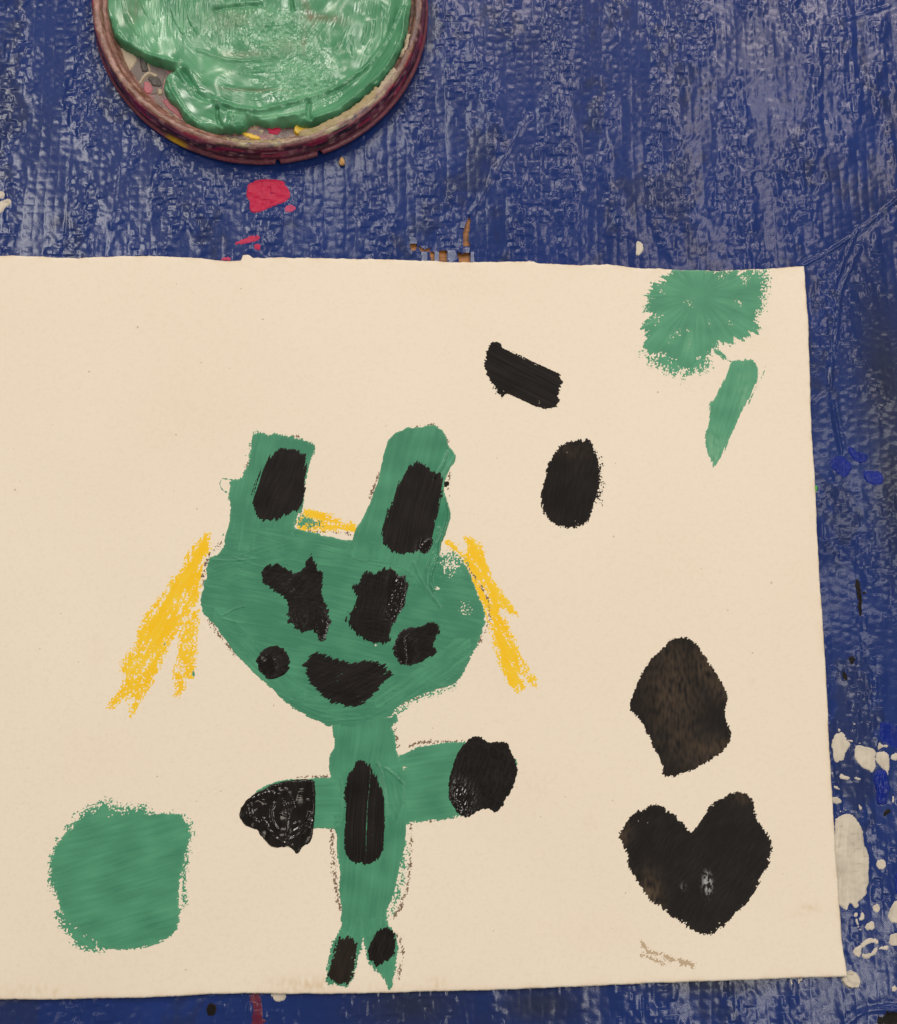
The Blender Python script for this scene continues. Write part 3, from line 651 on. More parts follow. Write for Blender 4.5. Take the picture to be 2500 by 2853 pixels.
black('belly_stripe', Z6([(800, 330), (840, 345), (880, 400), (910, 460), (935, 530), (945, 600), (945, 700), (940, 790), (930, 860), (900, 890), (860, 910), (800, 912), (750, 890), (715, 840), (712, 760),
      (720, 650), (715, 560), (720, 480), (745, 410), (775, 355)]), fig, 'black upright patch on the belly', ang=87, t=.13, L=22, bw=.5, bris=.8, tone=.45, rag=.6, gap=.82)
black('hand', ZH([(480, 800), (600, 720), (750, 690), (900, 670), (1050, 660), (1180, 660), (1185, 800), (1190, 950), (1175, 1150), (1160, 1300), (1140, 1450), (1100, 1550), (1020, 1570), (960, 1640), (930, 1690),
      (905, 1640), (850, 1590), (760, 1590), (650, 1600), (560, 1560), (490, 1490), (430, 1420), (400, 1350), (320, 1340), (220, 1290), (160, 1210), (145, 1120), (180, 1020), (240, 930), (340, 860)]), fig,
      'thick glossy wet black blob at the end of the left arm', ang=80, t=.55, rag=.2, L=5, dry=.15, bris=.06, bw=1.6, lip=.15, lump=.55, lump_s=5.0, wets=[ZH([(680, 1120)])[0] + (26, 26, 1)],
      ridges=[(ZH([(260, 1020), (260, 1120), (330, 1210), (400, 1240)]), .4, .35), (ZH([(310, 990), (300, 1100), (370, 1190)]), .35, .3), (ZH([(620, 980), (580, 1100), (600, 1240), (660, 1330)]), .45, .4),
              (ZH([(1120, 1120), (1060, 1290), (960, 1420), (810, 1500)]), .5, .5), (ZH([(1150, 1150), (1100, 1300), (1030, 1420)]), .4, .35), (ZH([(480, 1200), (560, 1380), (680, 1510), (850, 1560)]), .6, .5),
              (ZH([(320, 920), (480, 840), (600, 830)]), .6, .4), (ZH([(780, 780), (860, 880), (900, 1030)]), .35, .35), (ZH([(750, 940), (830, 1100), (800, 1250), (810, 1440)]), .35, .3),
              (ZH([(1090, 930), (1000, 1020)]), .35, .3), (ZH([(890, 1270), (970, 1240)]), .35, .3), (ZH([(890, 1370), (960, 1330)]), .35, .3)])
black('hand', Z6([(1400, 215), (1440, 195), (1480, 210), (1510, 240), (1560, 235), (1610, 230), (1635, 270), (1650, 310), (1675, 370), (1665, 440), (1650, 500), (1610, 545), (1590, 590), (1555, 625), (1530, 600),
      (1480, 605), (1440, 630), (1395, 655), (1350, 630), (1320, 590), (1295, 530), (1295, 460), (1310, 380), (1345, 300)]), fig, 'black blob at the end of the right arm', ang=60, t=.24, rag=.35, L=3, bris=.45,
      dry=.25, lump=.25, lump_s=1.2, wets=[Z6([(1345, 560)])[0] + (7, 9, 1)], ridges=[(Z6([(1335, 330), (1315, 430), (1320, 530), (1355, 610)]), .7, .25), (Z6([(1430, 370), (1425, 440)]), .3, .15)])
black('foot', Z6([(680, 1325), (740, 1312), (780, 1340), (785, 1400), (785, 1460), (765, 1530), (750, 1575), (690, 1580), (640, 1570), (620, 1540), (640, 1470), (655, 1400)]), fig, 'black left foot', ang=75, t=.07, L=8, dry=1.0, thin_all=.10, rag=.8, tone=.6, gap=.95)
black('foot', Z6([(900, 1275), (950, 1262), (995, 1285), (1000, 1340), (1000, 1420), (960, 1440), (930, 1460), (905, 1490), (870, 1465), (845, 1410), (860, 1350), (885, 1310)]), fig, 'black right foot with a ragged lower edge', ang=70, t=.12, rag=.5, tone=.4)

# --- marks beside the figure
black('black_dash', Z4([(150, 465), (170, 435), (205, 432), (215, 460), (260, 475), (330, 510), (400, 545), (455, 570), (445, 620), (440, 640), (445, 680), (400, 705), (350, 690), (300, 665), (240, 640), (195, 620),
      (160, 580), (140, 535)]), painting, 'black slanting brush dash', ang=-27, L=25, bw=.6, t=.10, rag=.6, bris=.6, drys=[Z4([(375, 690)])[0] + (4.5, .42)],
      extra=[S(Z4([(165, 560), (245, 640), (190, 660)]), t=.05, ang=60, rag=.8, dry=2.0)], ridges=[(Z4([(200, 500), (320, 560), (430, 630)]), .4, .08)])
black('black_oval', Z4([(455, 835), (510, 825), (570, 822), (580, 860), (605, 920), (608, 990), (600, 1050), (575, 1080), (575, 1120), (550, 1165), (490, 1180), (430, 1170), (385, 1130), (365, 1080), (375, 1010),
      (390, 940), (420, 880)]), painting, 'black upright oval with dry edges', ang=75, L=6, t=.075, rag=.4, dry=1.3, drys=[Z4([(395, 1130)])[0] + (3.5, .45), Z4([(590, 880)])[0] + (4, .3), Z4([(470, 860)])[0] + (3, .25), Z4([(500, 1175)])[0] + (5, .3)],
      thins=[Z4([(500, 870)])[0] + (9, 4, .22)], thin_edge=.3, extra=[S(Z4([(560, 840), (600, 870), (620, 930), (610, 1080), (590, 1090)]), t=.04, rag=.7, dry=4.0, L=3)])
black('black_diamond', Z7([(460, 220), (520, 205), (575, 235), (610, 290), (650, 350), (690, 410), (735, 480), (715, 540), (720, 600), (748, 670), (740, 720), (670, 780), (590, 830), (500, 870), (410, 875), (425, 820),
      (390, 760), (350, 680), (310, 600), (260, 550), (285, 460), (320, 380), (380, 300)]), painting, 'thin watery black diamond', ang=70, t=.05, rag=.35, dry=.9, L=6, bris=.5, thin_edge=.3,
      thins=[Z7([(470, 480)])[0] + (11, 19, .55), Z7([(500, 690)])[0] + (9, 9, .42), Z7([(640, 760)])[0] + (14, 7, .55), Z7([(630, 330)])[0] + (6, 9, .8), Z7([(690, 440)])[0] + (5, 6, .6), Z7([(470, 340)])[0] + (9, 9, .45)])
black('black_heart', Z7([(200, 1150), (240, 1110), (255, 1060), (310, 1040), (370, 1000), (430, 1025), (480, 1060), (530, 1110), (560, 1140), (590, 1100), (610, 1050), (660, 1000), (720, 960), (780, 940), (840, 965),
      (860, 1030), (880, 1100), (920, 1150), (945, 1210), (930, 1270), (890, 1350), (850, 1430), (790, 1500), (730, 1560), (680, 1610), (620, 1630), (560, 1600), (500, 1560), (440, 1520), (380, 1480), (330, 1420),
      (290, 1360), (260, 1300), (245, 1220)]), painting, 'black painted heart with a small wet shine', ang=50, t=.07, rag=.6, L=5, dry=1.1, bris=.4, thin_edge=.3, tone=.2,
      thins=[Z7([(360, 1440)])[0] + (5, 9, .75), Z7([(220, 1140)])[0] + (4, 5, .7), Z7([(800, 965)])[0] + (5, 3, .5)], wets=[Z7([(632, 1380)])[0] + (2.6, 5.5, .8), Z7([(518, 1395)])[0] + (1.4, 1.8, .5)], wet_rag=True,
      drys=[Z7([(690, 1590)])[0] + (6, .4), Z7([(300, 1040)])[0] + (8, .3), Z7([(720, 970)])[0] + (8, .25), Z7([(880, 1350)])[0] + (6, .2)])
pc = ZP([(700, 350)])[0]
paint('green_patch', SP, [
    S(ZP([(440, 92), (700, 88), (1000, 88), (1180, 92), (1250, 200), (1300, 290), (1310, 400), (1270, 520), (1290, 640), (1280, 720), (1150, 770), (1030, 790), (930, 800), (860, 860),
          (800, 930), (720, 980), (640, 1030), (540, 1050), (450, 980), (400, 930), (290, 920), (190, 880), (165, 800), (185, 690), (215, 580), (195, 480), (205, 350), (260, 220), (360, 190)]),
      radial=pc, t=.06, rag=2.1, L=15, dry=2.2, bris=.4, lip=.1, wob=.9, tone=.6, bw=.8, gap=1.02, ts=.25),
    S(ZP([(1150, 96), (1380, 96), (1390, 280), (1330, 430), (1360, 530), (1200, 560), (1150, 400)]), ang=-5, t=.03, rag=1.0, L=4, dry=6.5, bris=.2, lip=0, tone=.9),
    S(ZP([(160, 850), (420, 900), (800, 900), (820, 1040), (560, 1140), (430, 1100), (160, 990)]), radial=pc, t=.03, rag=2.0, L=8, dry=6.0, bris=.2, lip=0, tone=.9),
    S(ZP([(820, 860), (900, 850), (1020, 980), (1000, 985), (900, 930)]), ang=-45, t=.04, rag=.5, L=6, dry=1.6, tone=.7)],
    M_green, painting, thin_edge=.4, drys=[ZP([(610, 420)])[0] + (3.2, .55), ZP([(300, 560)])[0] + (4, .6), ZP([(360, 290)])[0] + (3.0, .6), ZP([(1150, 200)])[0] + (3.5, .65), ZP([(930, 170)])[0] + (3.5, .55), ZP([(1080, 420)])[0] + (3.0, .6),
        ZP([(500, 690)])[0] + (2.6, .62), ZP([(440, 770)])[0] + (2.5, .5), ZP([(820, 620)])[0] + (2.5, .55), ZP([(1000, 620)])[0] + (2.5, .5), ZP([(610, 690)])[0] + (2, .5)],
    clip=on_paper(), label='green dry-brushed patch at the top right corner')
paint('green_stroke', SP, [
    S(ZP([(1010, 980), (1060, 960), (1120, 980), (1180, 950), (1240, 970), (1275, 1060), (1280, 1130), (1230, 1240), (1150, 1380), (1080, 1520), (1030, 1650), (970, 1770), (940, 1870), (880, 1960), (835, 1990), (820, 1900),
          (770, 1800), (765, 1650), (800, 1580), (810, 1450), (815, 1370), (870, 1320), (930, 1180), (980, 1070)]), ang=71, t=.06, rag=.45, L=16, dry=.4, bris=.55, lip=.25, tone=.8, bw=.45),
    S(ZP([(1345, 1000), (1320, 1100), (1270, 1190), (1180, 1380)]), line=.22, ang=65, t=.03, rag=.3, dry=1.0)],
    M_green, painting, thin_edge=.35, thins=[ZP([(1150, 1350)])[0] + (4, 14, .3), ZP([(850, 1850)])[0] + (6, 10, .45)], label='single pale green brush stroke')
paint('green_blob', SP, [
    S(Z8([(250, 1300), (300, 1255), (380, 1235), (470, 1220), (580, 1215), (690, 1215), (725, 1240), (750, 1290), (735, 1350), (720, 1420), (705, 1500), (700, 1560), (705, 1640), (690, 1690), (620, 1730), (530, 1755),
          (430, 1755), (350, 1710), (290, 1670), (240, 1620), (230, 1560), (200, 1480), (200, 1400), (220, 1340)]), ang=15, t=.08, rag=.5, L=9, dry=.9, bris=.4, lip=.3, tone=.55, smooth=2),
    S(Z8([(240, 1310), (270, 1250), (340, 1190), (440, 1145), (445, 1190), (580, 1180), (590, 1215), (720, 1215), (770, 1290), (735, 1340), (600, 1260), (400, 1260), (300, 1300)]), ang=22, t=.04, rag=.9, L=4, dry=5.0, bris=.3, lip=0, tone=.8),
    S(Z8([(185, 1400), (230, 1290), (260, 1400), (230, 1560), (190, 1530)]), ang=80, t=.04, rag=.7, L=3, dry=4.2, bris=.3, lip=0, tone=.8),
    S(Z8([(205, 1610), (235, 1590), (300, 1650), (420, 1720), (440, 1765), (300, 1762), (280, 1715), (240, 1680)]), ang=-35, t=.05, rag=.7, L=5, dry=3.2, bris=.3, lip=0, tone=.7),
    S(Z8([(710, 1370), (755, 1320), (740, 1420), (730, 1500), (735, 1600), (700, 1610), (712, 1500)]), ang=85, t=.04, rag=.5, L=4, dry=4.0, tone=.7)],
    M_green, painting, thin_edge=.35, label='large round green blob at the lower left')
paint('stray_green_fleck', SP, [S(ZY([(640, 1220), (660, 1215), (640, 1255), (628, 1258)]), t=.06, rag=.05, dry=.2), S(ZY([(922, 1485), (935, 1495), (948, 1550), (930, 1565), (918, 1535)]), t=.06, rag=.05, dry=.2)], M_green, painting)

# ------------------------------------------------------------------ dried paint on the tarpaulin, plus one painted fold shade
def circ(c, r, ry=None, n=14):
    ry = ry or r
    return [(c[0] + r * math.cos(2 * math.pi * k / n), c[1] + ry * math.sin(2 * math.pi * k / n)) for k in range(n)]
ST = Surface(X0, X1, Y0, Y1, .25, tarp_height)
DT = dict(t=.20, rag=.2, L=4, dry=.3, bris=.25, lump=.5, lump_s=2.2, lip=.5, wob=.3, smooth=2)
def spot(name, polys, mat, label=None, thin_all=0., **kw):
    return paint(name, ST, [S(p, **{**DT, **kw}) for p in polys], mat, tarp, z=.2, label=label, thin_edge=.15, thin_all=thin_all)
spot('magenta_paint_spot', [Z3([(985, 170), (1010, 150), (1060, 143), (1130, 145), (1140, 170), (1165, 200), (1150, 230), (1110, 245), (1060, 265), (1020, 282), (998, 270), (1000, 240), (985, 210)])], M_magenta, 'large magenta paint spot below the lid')
spot('magenta_paint_spot', [Z3([(1135, 255), (1160, 243), (1187, 255), (1170, 270), (1140, 275)])], M_magenta, thin_all=.5, t=.1)
spot('magenta_paint_spot', [Z3([(937, 395), (980, 375), (1030, 362), (1042, 382), (1000, 397), (945, 405)]), Z3([(1015, 400), (1040, 402), (1042, 428), (1018, 425)])], M_magenta, t=.12, thin_all=.15, rag=.3)
spot('magenta_paint_spot', [Z3([(875, 460), (912, 450), (924, 465), (900, 469)])], M_magenta, t=.1, thin_all=.3, rag=.3)
spot('white_paint_spot', [ZE([(-30, 1505), (20, 1512), (40, 1535), (38, 1562), (-30, 1570)])], M_white)
spot('white_paint_spot', [ZE([(-30, 1610), (40, 1572), (92, 1585), (92, 1615), (50, 1635), (10, 1690), (-30, 1690)])], M_white)
spot('white_paint_chip', [Z2([(752, 962), (772, 968), (780, 990), (772, 1012), (752, 1024), (746, 1000)])], M_white, smooth=1)
spot('blue_paint_spot', [ZC([(400, 85), (500, 60), (560, 110), (605, 160), (580, 210), (545, 275), (500, 270), (440, 220), (393, 180)])], M_blue, 'royal blue paint dab right of the paper')
spot('blue_paint_spot', [ZD([(545, 1855), (600, 1845), (640, 1905), (740, 1925), (752, 1980), (700, 2012), (600, 1990)])], M_blue)
spot('blue_paint_spot', [ZC([(690, 195), (740, 215), (850, 208), (897, 250), (890, 340), (800, 347), (720, 310)])], M_blue)
spot('lime_paint_spot', [ZC([(228, 345), (268, 345), (276, 400), (238, 425)])], M_lime, 'tiny lime green paint spot at the right paper edge')
spot('black_drip_and_fold_shade', [ZC([(630, 1240), (660, 1240), (680, 1300), (690, 1400), (702, 1450), (682, 1500), (692, 1580), (665, 1592), (658, 1540), (628, 1510), (655, 1460), (638, 1380), (623, 1300)]),
      ZC(circ((710, 1370), 14))], M_black, 'long black paint drip right of the paper')
spot('black_drip_and_fold_shade', [ZC([(570, 1975), (622, 1975), (622, 2030), (590, 2050), (572, 2030)])], M_black)
spot('black_drip_and_fold_shade', [Z7([(1265, 372), (1285, 378), (1297, 405), (1288, 425), (1272, 410)])], M_black)
spot('blue_paint_smear', [ZA([(800, 280), (850, 240), (1060, 300), (1060, 600), (960, 530), (880, 490), (820, 440)])], M_blue, t=.06, rag=.4, thin_all=.2)
W = [[(270, 500), (300, 420), (340, 385), (400, 370), (435, 400), (440, 450), (490, 490), (490, 540), (450, 580), (420, 640), (415, 690), (370, 700), (340, 725), (300, 700), (285, 640), (290, 580), (265, 540)],
     [(345, 340), (362, 325), (380, 345), (365, 375)], [(440, 450), (525, 468), (525, 480), (440, 462)], [(545, 478), (612, 490), (610, 502), (545, 490)],
     [(545, 530), (590, 510), (650, 535), (720, 545), (765, 560), (775, 610), (775, 690), (785, 740), (770, 790), (740, 835), (690, 790), (620, 770), (570, 720), (540, 650), (545, 590)],
     [(780, 620), (820, 590), (880, 580), (925, 620), (940, 680), (935, 760), (925, 850), (905, 880), (890, 800), (850, 770), (800, 735), (775, 680)],
     [(820, 460), (845, 510), (925, 510), (920, 545), (860, 545), (820, 570), (795, 560)], [(950, 650), (985, 600), (1060, 610), (1060, 670), (980, 700)],
     [(355, 870), (400, 840), (420, 870), (480, 880), (470, 905), (420, 905), (370, 900)], [(520, 880), (580, 888), (615, 905), (590, 920), (540, 905)], [(285, 985), (340, 980), (382, 1030), (340, 1020)],
     [(270, 1110), (330, 1100), (360, 1130), (385, 1160), (350, 1185), (270, 1160)], [(585, 1180), (610, 1215), (645, 1240), (590, 1260)], circ((845, 1875), 55, 58), [(270, 810), (290, 830), (285, 850), (262, 845)],
     [(515, 265), (553, 268), (550, 285), (517, 282)], [(420, 1248), (452, 1252), (450, 1266), (420, 1262)], [(365, 1250), (385, 1262), (372, 1282)], [(970, 1090), (990, 1100), (985, 1180), (960, 1170)]]
for k_, w_ in enumerate(W):
    spot('white_paint_spot', [ZA(w_)], M_white, 'white paint blot beside the paper' if k_ in (0, 4) else None, t=.16)
spot('white_paint_smear', [ZA([(290, 1390), (340, 1330), (400, 1302), (480, 1300), (540, 1330), (590, 1400), (615, 1470), (635, 1570), (650, 1670), (685, 1710), (695, 1800), (705, 1900), (695, 2000)]) +
      ZB([(1005, 90), (988, 200), (1000, 280), (975, 340), (970, 420), (900, 480), (855, 512), (872, 560), (840, 600), (800, 570), (760, 522), (735, 560), (730, 610), (700, 600), (660, 560), (600, 550), (560, 300)])],
      M_white, 'long thick white paint smear along the right paper edge', t=.32, lip=.25, smooth=2, bris=.3, ang=85, L=12)
for w_ in [[(890, 700), (900, 640), (930, 625), (955, 680), (950, 730), (900, 750), (870, 720)], circ((838, 668), 26, 28), circ((1100, 595), 42, 52), [(940, 830), (990, 770), (1050, 740), (1080, 780), (1080, 865), (980, 870)],
           [(1130, 1090), (1240, 1050), (1250, 1120), (1130, 1110)], [(1240, 640), (1330, 480), (1400, 500), (1400, 760), (1290, 800), (1245, 720)], [(1270, 920), (1400, 900), (1400, 1080), (1250, 1060), (1260, 1000)],
           circ((1325, 1600), 34, 36), [(865, 855), (900, 845), (940, 860), (900, 872)], [(820, 750), (850, 700), (870, 760), (880, 830), (865, 840)]]:
    spot('white_paint_spot', [ZB(w_)], M_white, t=.16, rag=.2)
spot('white_paint_ring', [ZB([(795, 1150), (830, 1090), (900, 1040), (910, 1100), (890, 1215), (830, 1190)]), ZB([(900, 1040), (960, 980), (1040, 965), (1130, 985), (1125, 1060), (1060, 1020), (980, 1040), (920, 1100)]),
      ZB([(1060, 1100), (1120, 1060), (1105, 1165), (1040, 1190), (1000, 1225), (905, 1225), (905, 1150), (980, 1170), (1040, 1150)])], M_white, 'ring-shaped white paint blot near the bottom right', t=.16)
spot('white_paint_spot', [ZB([(700, 1400), (780, 1370), (840, 1390), (885, 1450), (890, 1550), (860, 1585), (800, 1590), (760, 1600), (690, 1555), (640, 1480)])], M_white, 'white paint blob under the lower right paper corner', t=.9, lip=.3)
spot('blue_paint_spot', [ZA([(765, 840), (800, 800), (870, 795), (900, 830), (905, 900), (930, 960), (952, 1020), (925, 1060), (912, 1100), (912, 1185), (850, 1192), (790, 1180), (790, 1050), (760, 930)])], M_blue, 'royal blue paint drip over white paint', t=.3)
spot('blue_paint_spot', [ZB([(1320, 180), (1400, 100), (1400, 460), (1330, 420)])], M_blue, t=.15)
spot('black_drip_and_fold_shade', [ZA([(860, 1290), (890, 1255), (940, 1250), (952, 1280), (900, 1310), (870, 1332)])], M_black)
spot('red_paint_smear', [zoom(0, 2700, 1250 / 1792)([(1000, 90), (1040, 100), (1055, 170), (1060, 230), (990, 230), (1010, 190)])], M_red, 'dark red paint smear below the paper', t=.08, rag=.5, dry=1.2)
spot('white_paint_spot', [zoom(0, 2700, 1250 / 1792)([(1075, 90), (1140, 90), (1145, 115), (1120, 133), (1095, 125)])], M_white, t=.2)
spot('black_drip_and_fold_shade', [zoom(0, 2700, 1250 / 1792)([(825, 140), (860, 135), (872, 165), (860, 190), (820, 188)])], M_black, t=.1, rag=.3)
spot('black_drip_and_fold_shade', [ZB([(1150, 1930), (1240, 1880), (1400, 1890), (1400, 2080), (1060, 2080)])], M_black, 'shade of the tarpaulin fold painted black in the bottom right corner', t=.08, rag=.6, dry=1.0)  # no spilt paint here: black patch painting in the shade at the tarpaulin fold
spot('white_paint_spot', [ZB([(20, 1470), (60, 1470), (50, 1530), (25, 1580)]), ZB([(110, 1470), (170, 1470), (140, 1530), (120, 1560)])], M_white, t=.12, rag=.4)

# frayed tapes at the tear
for q, zz in [([(888, 885), (992, 880), (996, 1030), (886, 1030)], .5), ([(556, 905), (632, 905), (632, 1030), (562, 1030)], .45), ([(722, 900), (776, 900), (776, 1030), (722, 1030)], .45),
              ([(1176, 905), (1214, 905), (1216, 1030), (1176, 1030)], .4), ([(1096, 850), (1160, 850), (1158, 912), (1096, 912)], .35), ([(1048, 530), (1112, 535), (1092, 612), (1040, 606)], .9),
              ([(955, 800), (1050, 800), (1060, 830), (990, 862)], .8), ([(405, 715), (490, 735), (505, 800), (420, 800)], .8)]:
    p = plane(ZT(q), .4); n = 6
    uu = np.linspace(0, 1, n)
    rows = []
    for tt in uu:
        l_ = p[0] * (1 - tt) + p[3] * tt; r_ = p[1] * (1 - tt) + p[2] * tt
        for ss in (0, .33, .67, 1):
            xy = l_ * (1 - ss) + r_ * ss + .08 * np.sin(tt * 9 + q[0][0])
            rows.append((xy[0], xy[1], zz + .12 * math.sin(ss * math.pi) - .35 * tt * (zz > .6) + .05 * math.sin(tt * 7)))
    F = [(r * 4 + c, r * 4 + c + 1, r * 4 + c + 5, r * 4 + c + 4) for r in range(n - 1) for c in range(3)]
    mesh('frayed_tape', np.array(rows), np.array(F), M_tape, tarp)

# ------------------------------------------------------------------ lid
ZRIM = 13.5
l_, r_ = plane([(248, 0)], 9.)[0], plane([(1190, 0)], 9.)[0]
RL = (r_[0] - l_[0]) / 2
front = plane([(735, 462)], 0.5)[0]
LC = np.array([(l_[0] + r_[0]) / 2, front[1] + RL + .4])
lid = empty('jar_lid', (LC[0], LC[1], 0.4))
tag(lid, 'upturned round plastic lid crusted with dried paint, holding green paint', 'lid')
prof = [(0, .6), (RL - 3, .6), (RL + .2, .8), (RL + .6, 1.3), (RL + .5, 2.1), (RL - .1, 2.5), (RL - .7, 2.8), (RL - .8, 4.2), (RL - .4, 4.6), (RL - .35, 5.6), (RL - .9, 6.0), (RL - 1.1, 7.6), (RL - 1.3, 9.2),
        (RL - 1.8, 10.3), (RL - 2.6, 10.9), (RL - 3.6, 11.0), (RL - 4.8, 10.7), (RL - 5.2, 9.9), (RL - 5.4, 9.0), (RL - 5.9, 8.5), (RL - 6.7, 8.3), (RL - 7.2, 7.8), (RL - 7.6, 6.0), (RL - 8.0, 4.2), (RL - 8.6, 2.8), (RL - 10, 2.4)]
fine = []
for (a, b) in zip(prof[:-1], prof[1:]):
    m_ = max(1, int(round(math.hypot(b[0] - a[0], b[1] - a[1]) / .7))) if a[0] > RL - 12 and b[0] > RL - 12 else 1
    for k_ in range(m_): fine.append((a[0] + (b[0] - a[0]) * k_ / m_, a[1] + (b[1] - a[1]) * k_ / m_))
fine.append(prof[-1]); n_floor = len(fine)
for q in np.linspace(RL - 12, 0.3, 30): fine.append((q, 2.4))
fine = np.array(fine); NP_ = len(fine); NA = 760
th = np.linspace(0, 2 * np.pi, NA, endpoint=False)[None, :]
rr = fine[:, 0:1] * np.ones_like(th); zz = fine[:, 1:2] * np.ones_like(th)
ss = np.arange(NP_)[:, None] * .7 + 0 * th; arc = th * RL + 0 * ss
# wobble and crust relief on the rim
rim_mask = (rr > RL - 11)
rr = rr + rim_mask * (.10 * noise(arc / 6, ss / 2, 201) + .06 * noise(arc / 1.4, ss / .9, 202)); zz = zz + rim_mask * (zz > 7.4) * (.14 * noise(arc / 5, ss / 2, 203) + .09 * noise(arc / 1.3, ss / 1.0, 204))
for nx_, ny_ in ((500 + 985 * .279, 200 + 890 * .279), (500 + 1410 * .279, 200 + 830 * .279)):
    c_ = plane([(nx_, ny_)], 2.)[0]; ta = math.atan2(c_[1] - LC[1], c_[0] - LC[0])
    dth = np.abs((th - ta + np.pi) % (2 * np.pi) - np.pi) * RL
    rr = rr - 2.2 * (dth < 1.0) * (zz < 4.2) * (rr > RL - 2)
Xl = LC[0] + rr * np.cos(th); Yl = LC[1] + rr * np.sin(th)
# crust colours (dried paint), by ring and by angle
def mixc(c, m_, col): return c * (1 - m_[..., None]) + np.array(col[:3]) * m_[..., None]
deg = np.degrees(th) % 360 + 0 * ss
N1 = noise(arc / 14, ss / 2.4, 211); N2 = noise(arc / 8, ss / 1.3, 212); N3 = noise(arc / 22, ss / 1.1, 213); N4 = noise(arc / 4.5, ss / .9, 214); N5 = noise(arc / 11, ss / 1.8, 215)
c = np.ones(rr.shape + (3,)) * np.array((.13, .055, .05))
outer = (rr > RL - 2.4) & (np.arange(NP_)[:, None] < n_floor)
c = mixc(c, outer * 1.0, (.075, .022, .034))
c = mixc(c, outer * sstep(.05, .35, N3), (.30, .07, .12)); c = mixc(c, outer * sstep(.25, .45, N4) * .8, (.38, .20, .20))
c = mixc(c, outer * sstep(.32, .42, N1) * .9, (.30, .02, .06)); c = mixc(c, outer * sstep(.3, .5, -N5) * .9, (.012, .008, .014))
c = mixc(c, outer * (zz < 3.0) * .75, (.22, .06, .085))
top_ = (~outer) & (rr > RL - 9)
left = sstep(195, 215, deg) * (1 - sstep(262, 280, deg)) + sstep(150, 165, deg) * (1 - sstep(195, 215, deg))
bot = sstep(255, 268, deg) * (1 - sstep(322, 336, deg))
c = mixc(c, top_ * left * .95, (.21, .095, .075)); c = mixc(c, top_ * left * sstep(0, .4, N2), (.33, .16, .135)); c = mixc(c, top_ * left * sstep(.1, .4, N5) * .9, (.16, .065, .035)); c = mixc(c, top_ * left * sstep(.25, .45, N4) * .7, (.40, .25, .19))
c = mixc(c, top_ * bot * .8, (.22, .13, .11)); c = mixc(c, top_ * bot * sstep(.05, .3, N2), (.38, .33, .20)); c = mixc(c, top_ * bot * sstep(.15, .4, N5) * .8, (.30, .15, .15)); c = mixc(c, top_ * bot * sstep(.35, .5, -N4) * .8, (.06, .05, .09))
rt = sstep(322, 340, deg) + (deg < 40) * 1.0
c = mixc(c, top_ * np.clip(rt, 0, 1) * .8, (.10, .05, .05)); c = mixc(c, top_ * np.clip(rt, 0, 1) * sstep(.1, .4, N1), (.20, .09, .05)); c = mixc(c, top_ * np.clip(rt, 0, 1) * sstep(.3, .5, N4) * .7, (.33, .17, .12))
c = mixc(c, outer * sstep(236, 240, deg) * (1 - sstep(243, 247, deg)) * (zz < 5) * .95, (.60, .34, .01))
floor_ = rr <= RL - 9
c = mixc(c, floor_ * 1.0, (.12, .075, .07)); c = mixc(c, floor_ * sstep(.1, .3, N2), (.22, .07, .08)); c = mixc(c, floor_ * sstep(.25, .4, N4), (.30, .17, .12))
idx = np.arange(NP_ * NA).reshape(NP_, NA); nx2 = np.roll(idx, -1, 1)
F = np.stack([idx[:-1], nx2[:-1], nx2[1:], idx[1:]], -1).reshape(-1, 4)
base_cut = (np.arange(NP_ - 1) < n_floor - 1)
body = mesh('lid_body', np.stack([Xl.ravel(), Yl.ravel(), zz.ravel() + .25], 1), F, M_lid, lid, col=c.reshape(-1, 3))
tag(body, 'plastic lid rim and floor with pink, brown and maroon dried paint')

SL = Surface(LC[0] - RL - 2, LC[0] + RL + 2, LC[1] - RL - 2, LC[1] + 5, .25, lambda X, Y: np.full(X.shape, 2.65))
DL = dict(t=.35, rag=.2, L=3, dry=.3, bris=.3, lip=.3, wob=.4, smooth=2)
def fleck(name, poly, mat, label=None, z=3.0, **kw):
    return paint(name, SL, [S(poly, **{**DL, **kw})], mat, lid, z=z, label=label)
fleck('dried_grey_patch', ZW([(590, 600), (660, 560), (900, 600), (960, 680), (920, 800), (900, 900), (780, 960), (690, 880), (620, 780), (560, 700)]), M_greyb, t=.2)
fleck('dried_tan_patch', ZW([(430, 420), (520, 490), (640, 540), (660, 600), (600, 690), (580, 740), (510, 640), (440, 520)]), M_tan, 'tan dried paint streak', ang=100, L=9, t=.3, bris=.5)
fleck('dried_black_patch', ZW([(670, 560), (740, 560), (760, 640), (775, 710), (720, 730), (680, 660)]), M_umber)
fleck('dried_black_patch', ZW([(760, 760), (850, 750), (890, 800), (900, 870), (830, 860), (760, 800)]), M_umber)
paint('dried_cream_line', SL, [S(ZW([(685, 825), (715, 775), (765, 725), (835, 750)]), line=.7, t=.5, rag=.1, dry=.1, smooth=2), S(ZW([(745, 570), (765, 640), (778, 705)]), line=.35, t=.5, rag=.1, dry=.1, smooth=2)], M_tan, lid, z=3)
fleck('dried_pink_patch', ZW([(720, 810), (790, 830), (810, 900), (770, 950), (710, 910)]), M_pink, t=.3)
fleck('dried_tan_patch', ZW([(850, 890), (905, 880), (915, 940), (860, 950)]), M_tan, t=.5)
fleck('dried_pink_patch', ZW([(900, 980), (1000, 1000), (1060, 1080), (1120, 1190), (1040, 1150), (940, 1060)]), M_pink, t=.25)
fleck('dried_yellow_patch', ZM([(1130, 560), (1190, 505), (1260, 540), (1335, 560), (1310, 600), (1200, 635), (1150, 620)]), M_ochre, 'bright yellow dried paint dab', t=1.2, z=4.)
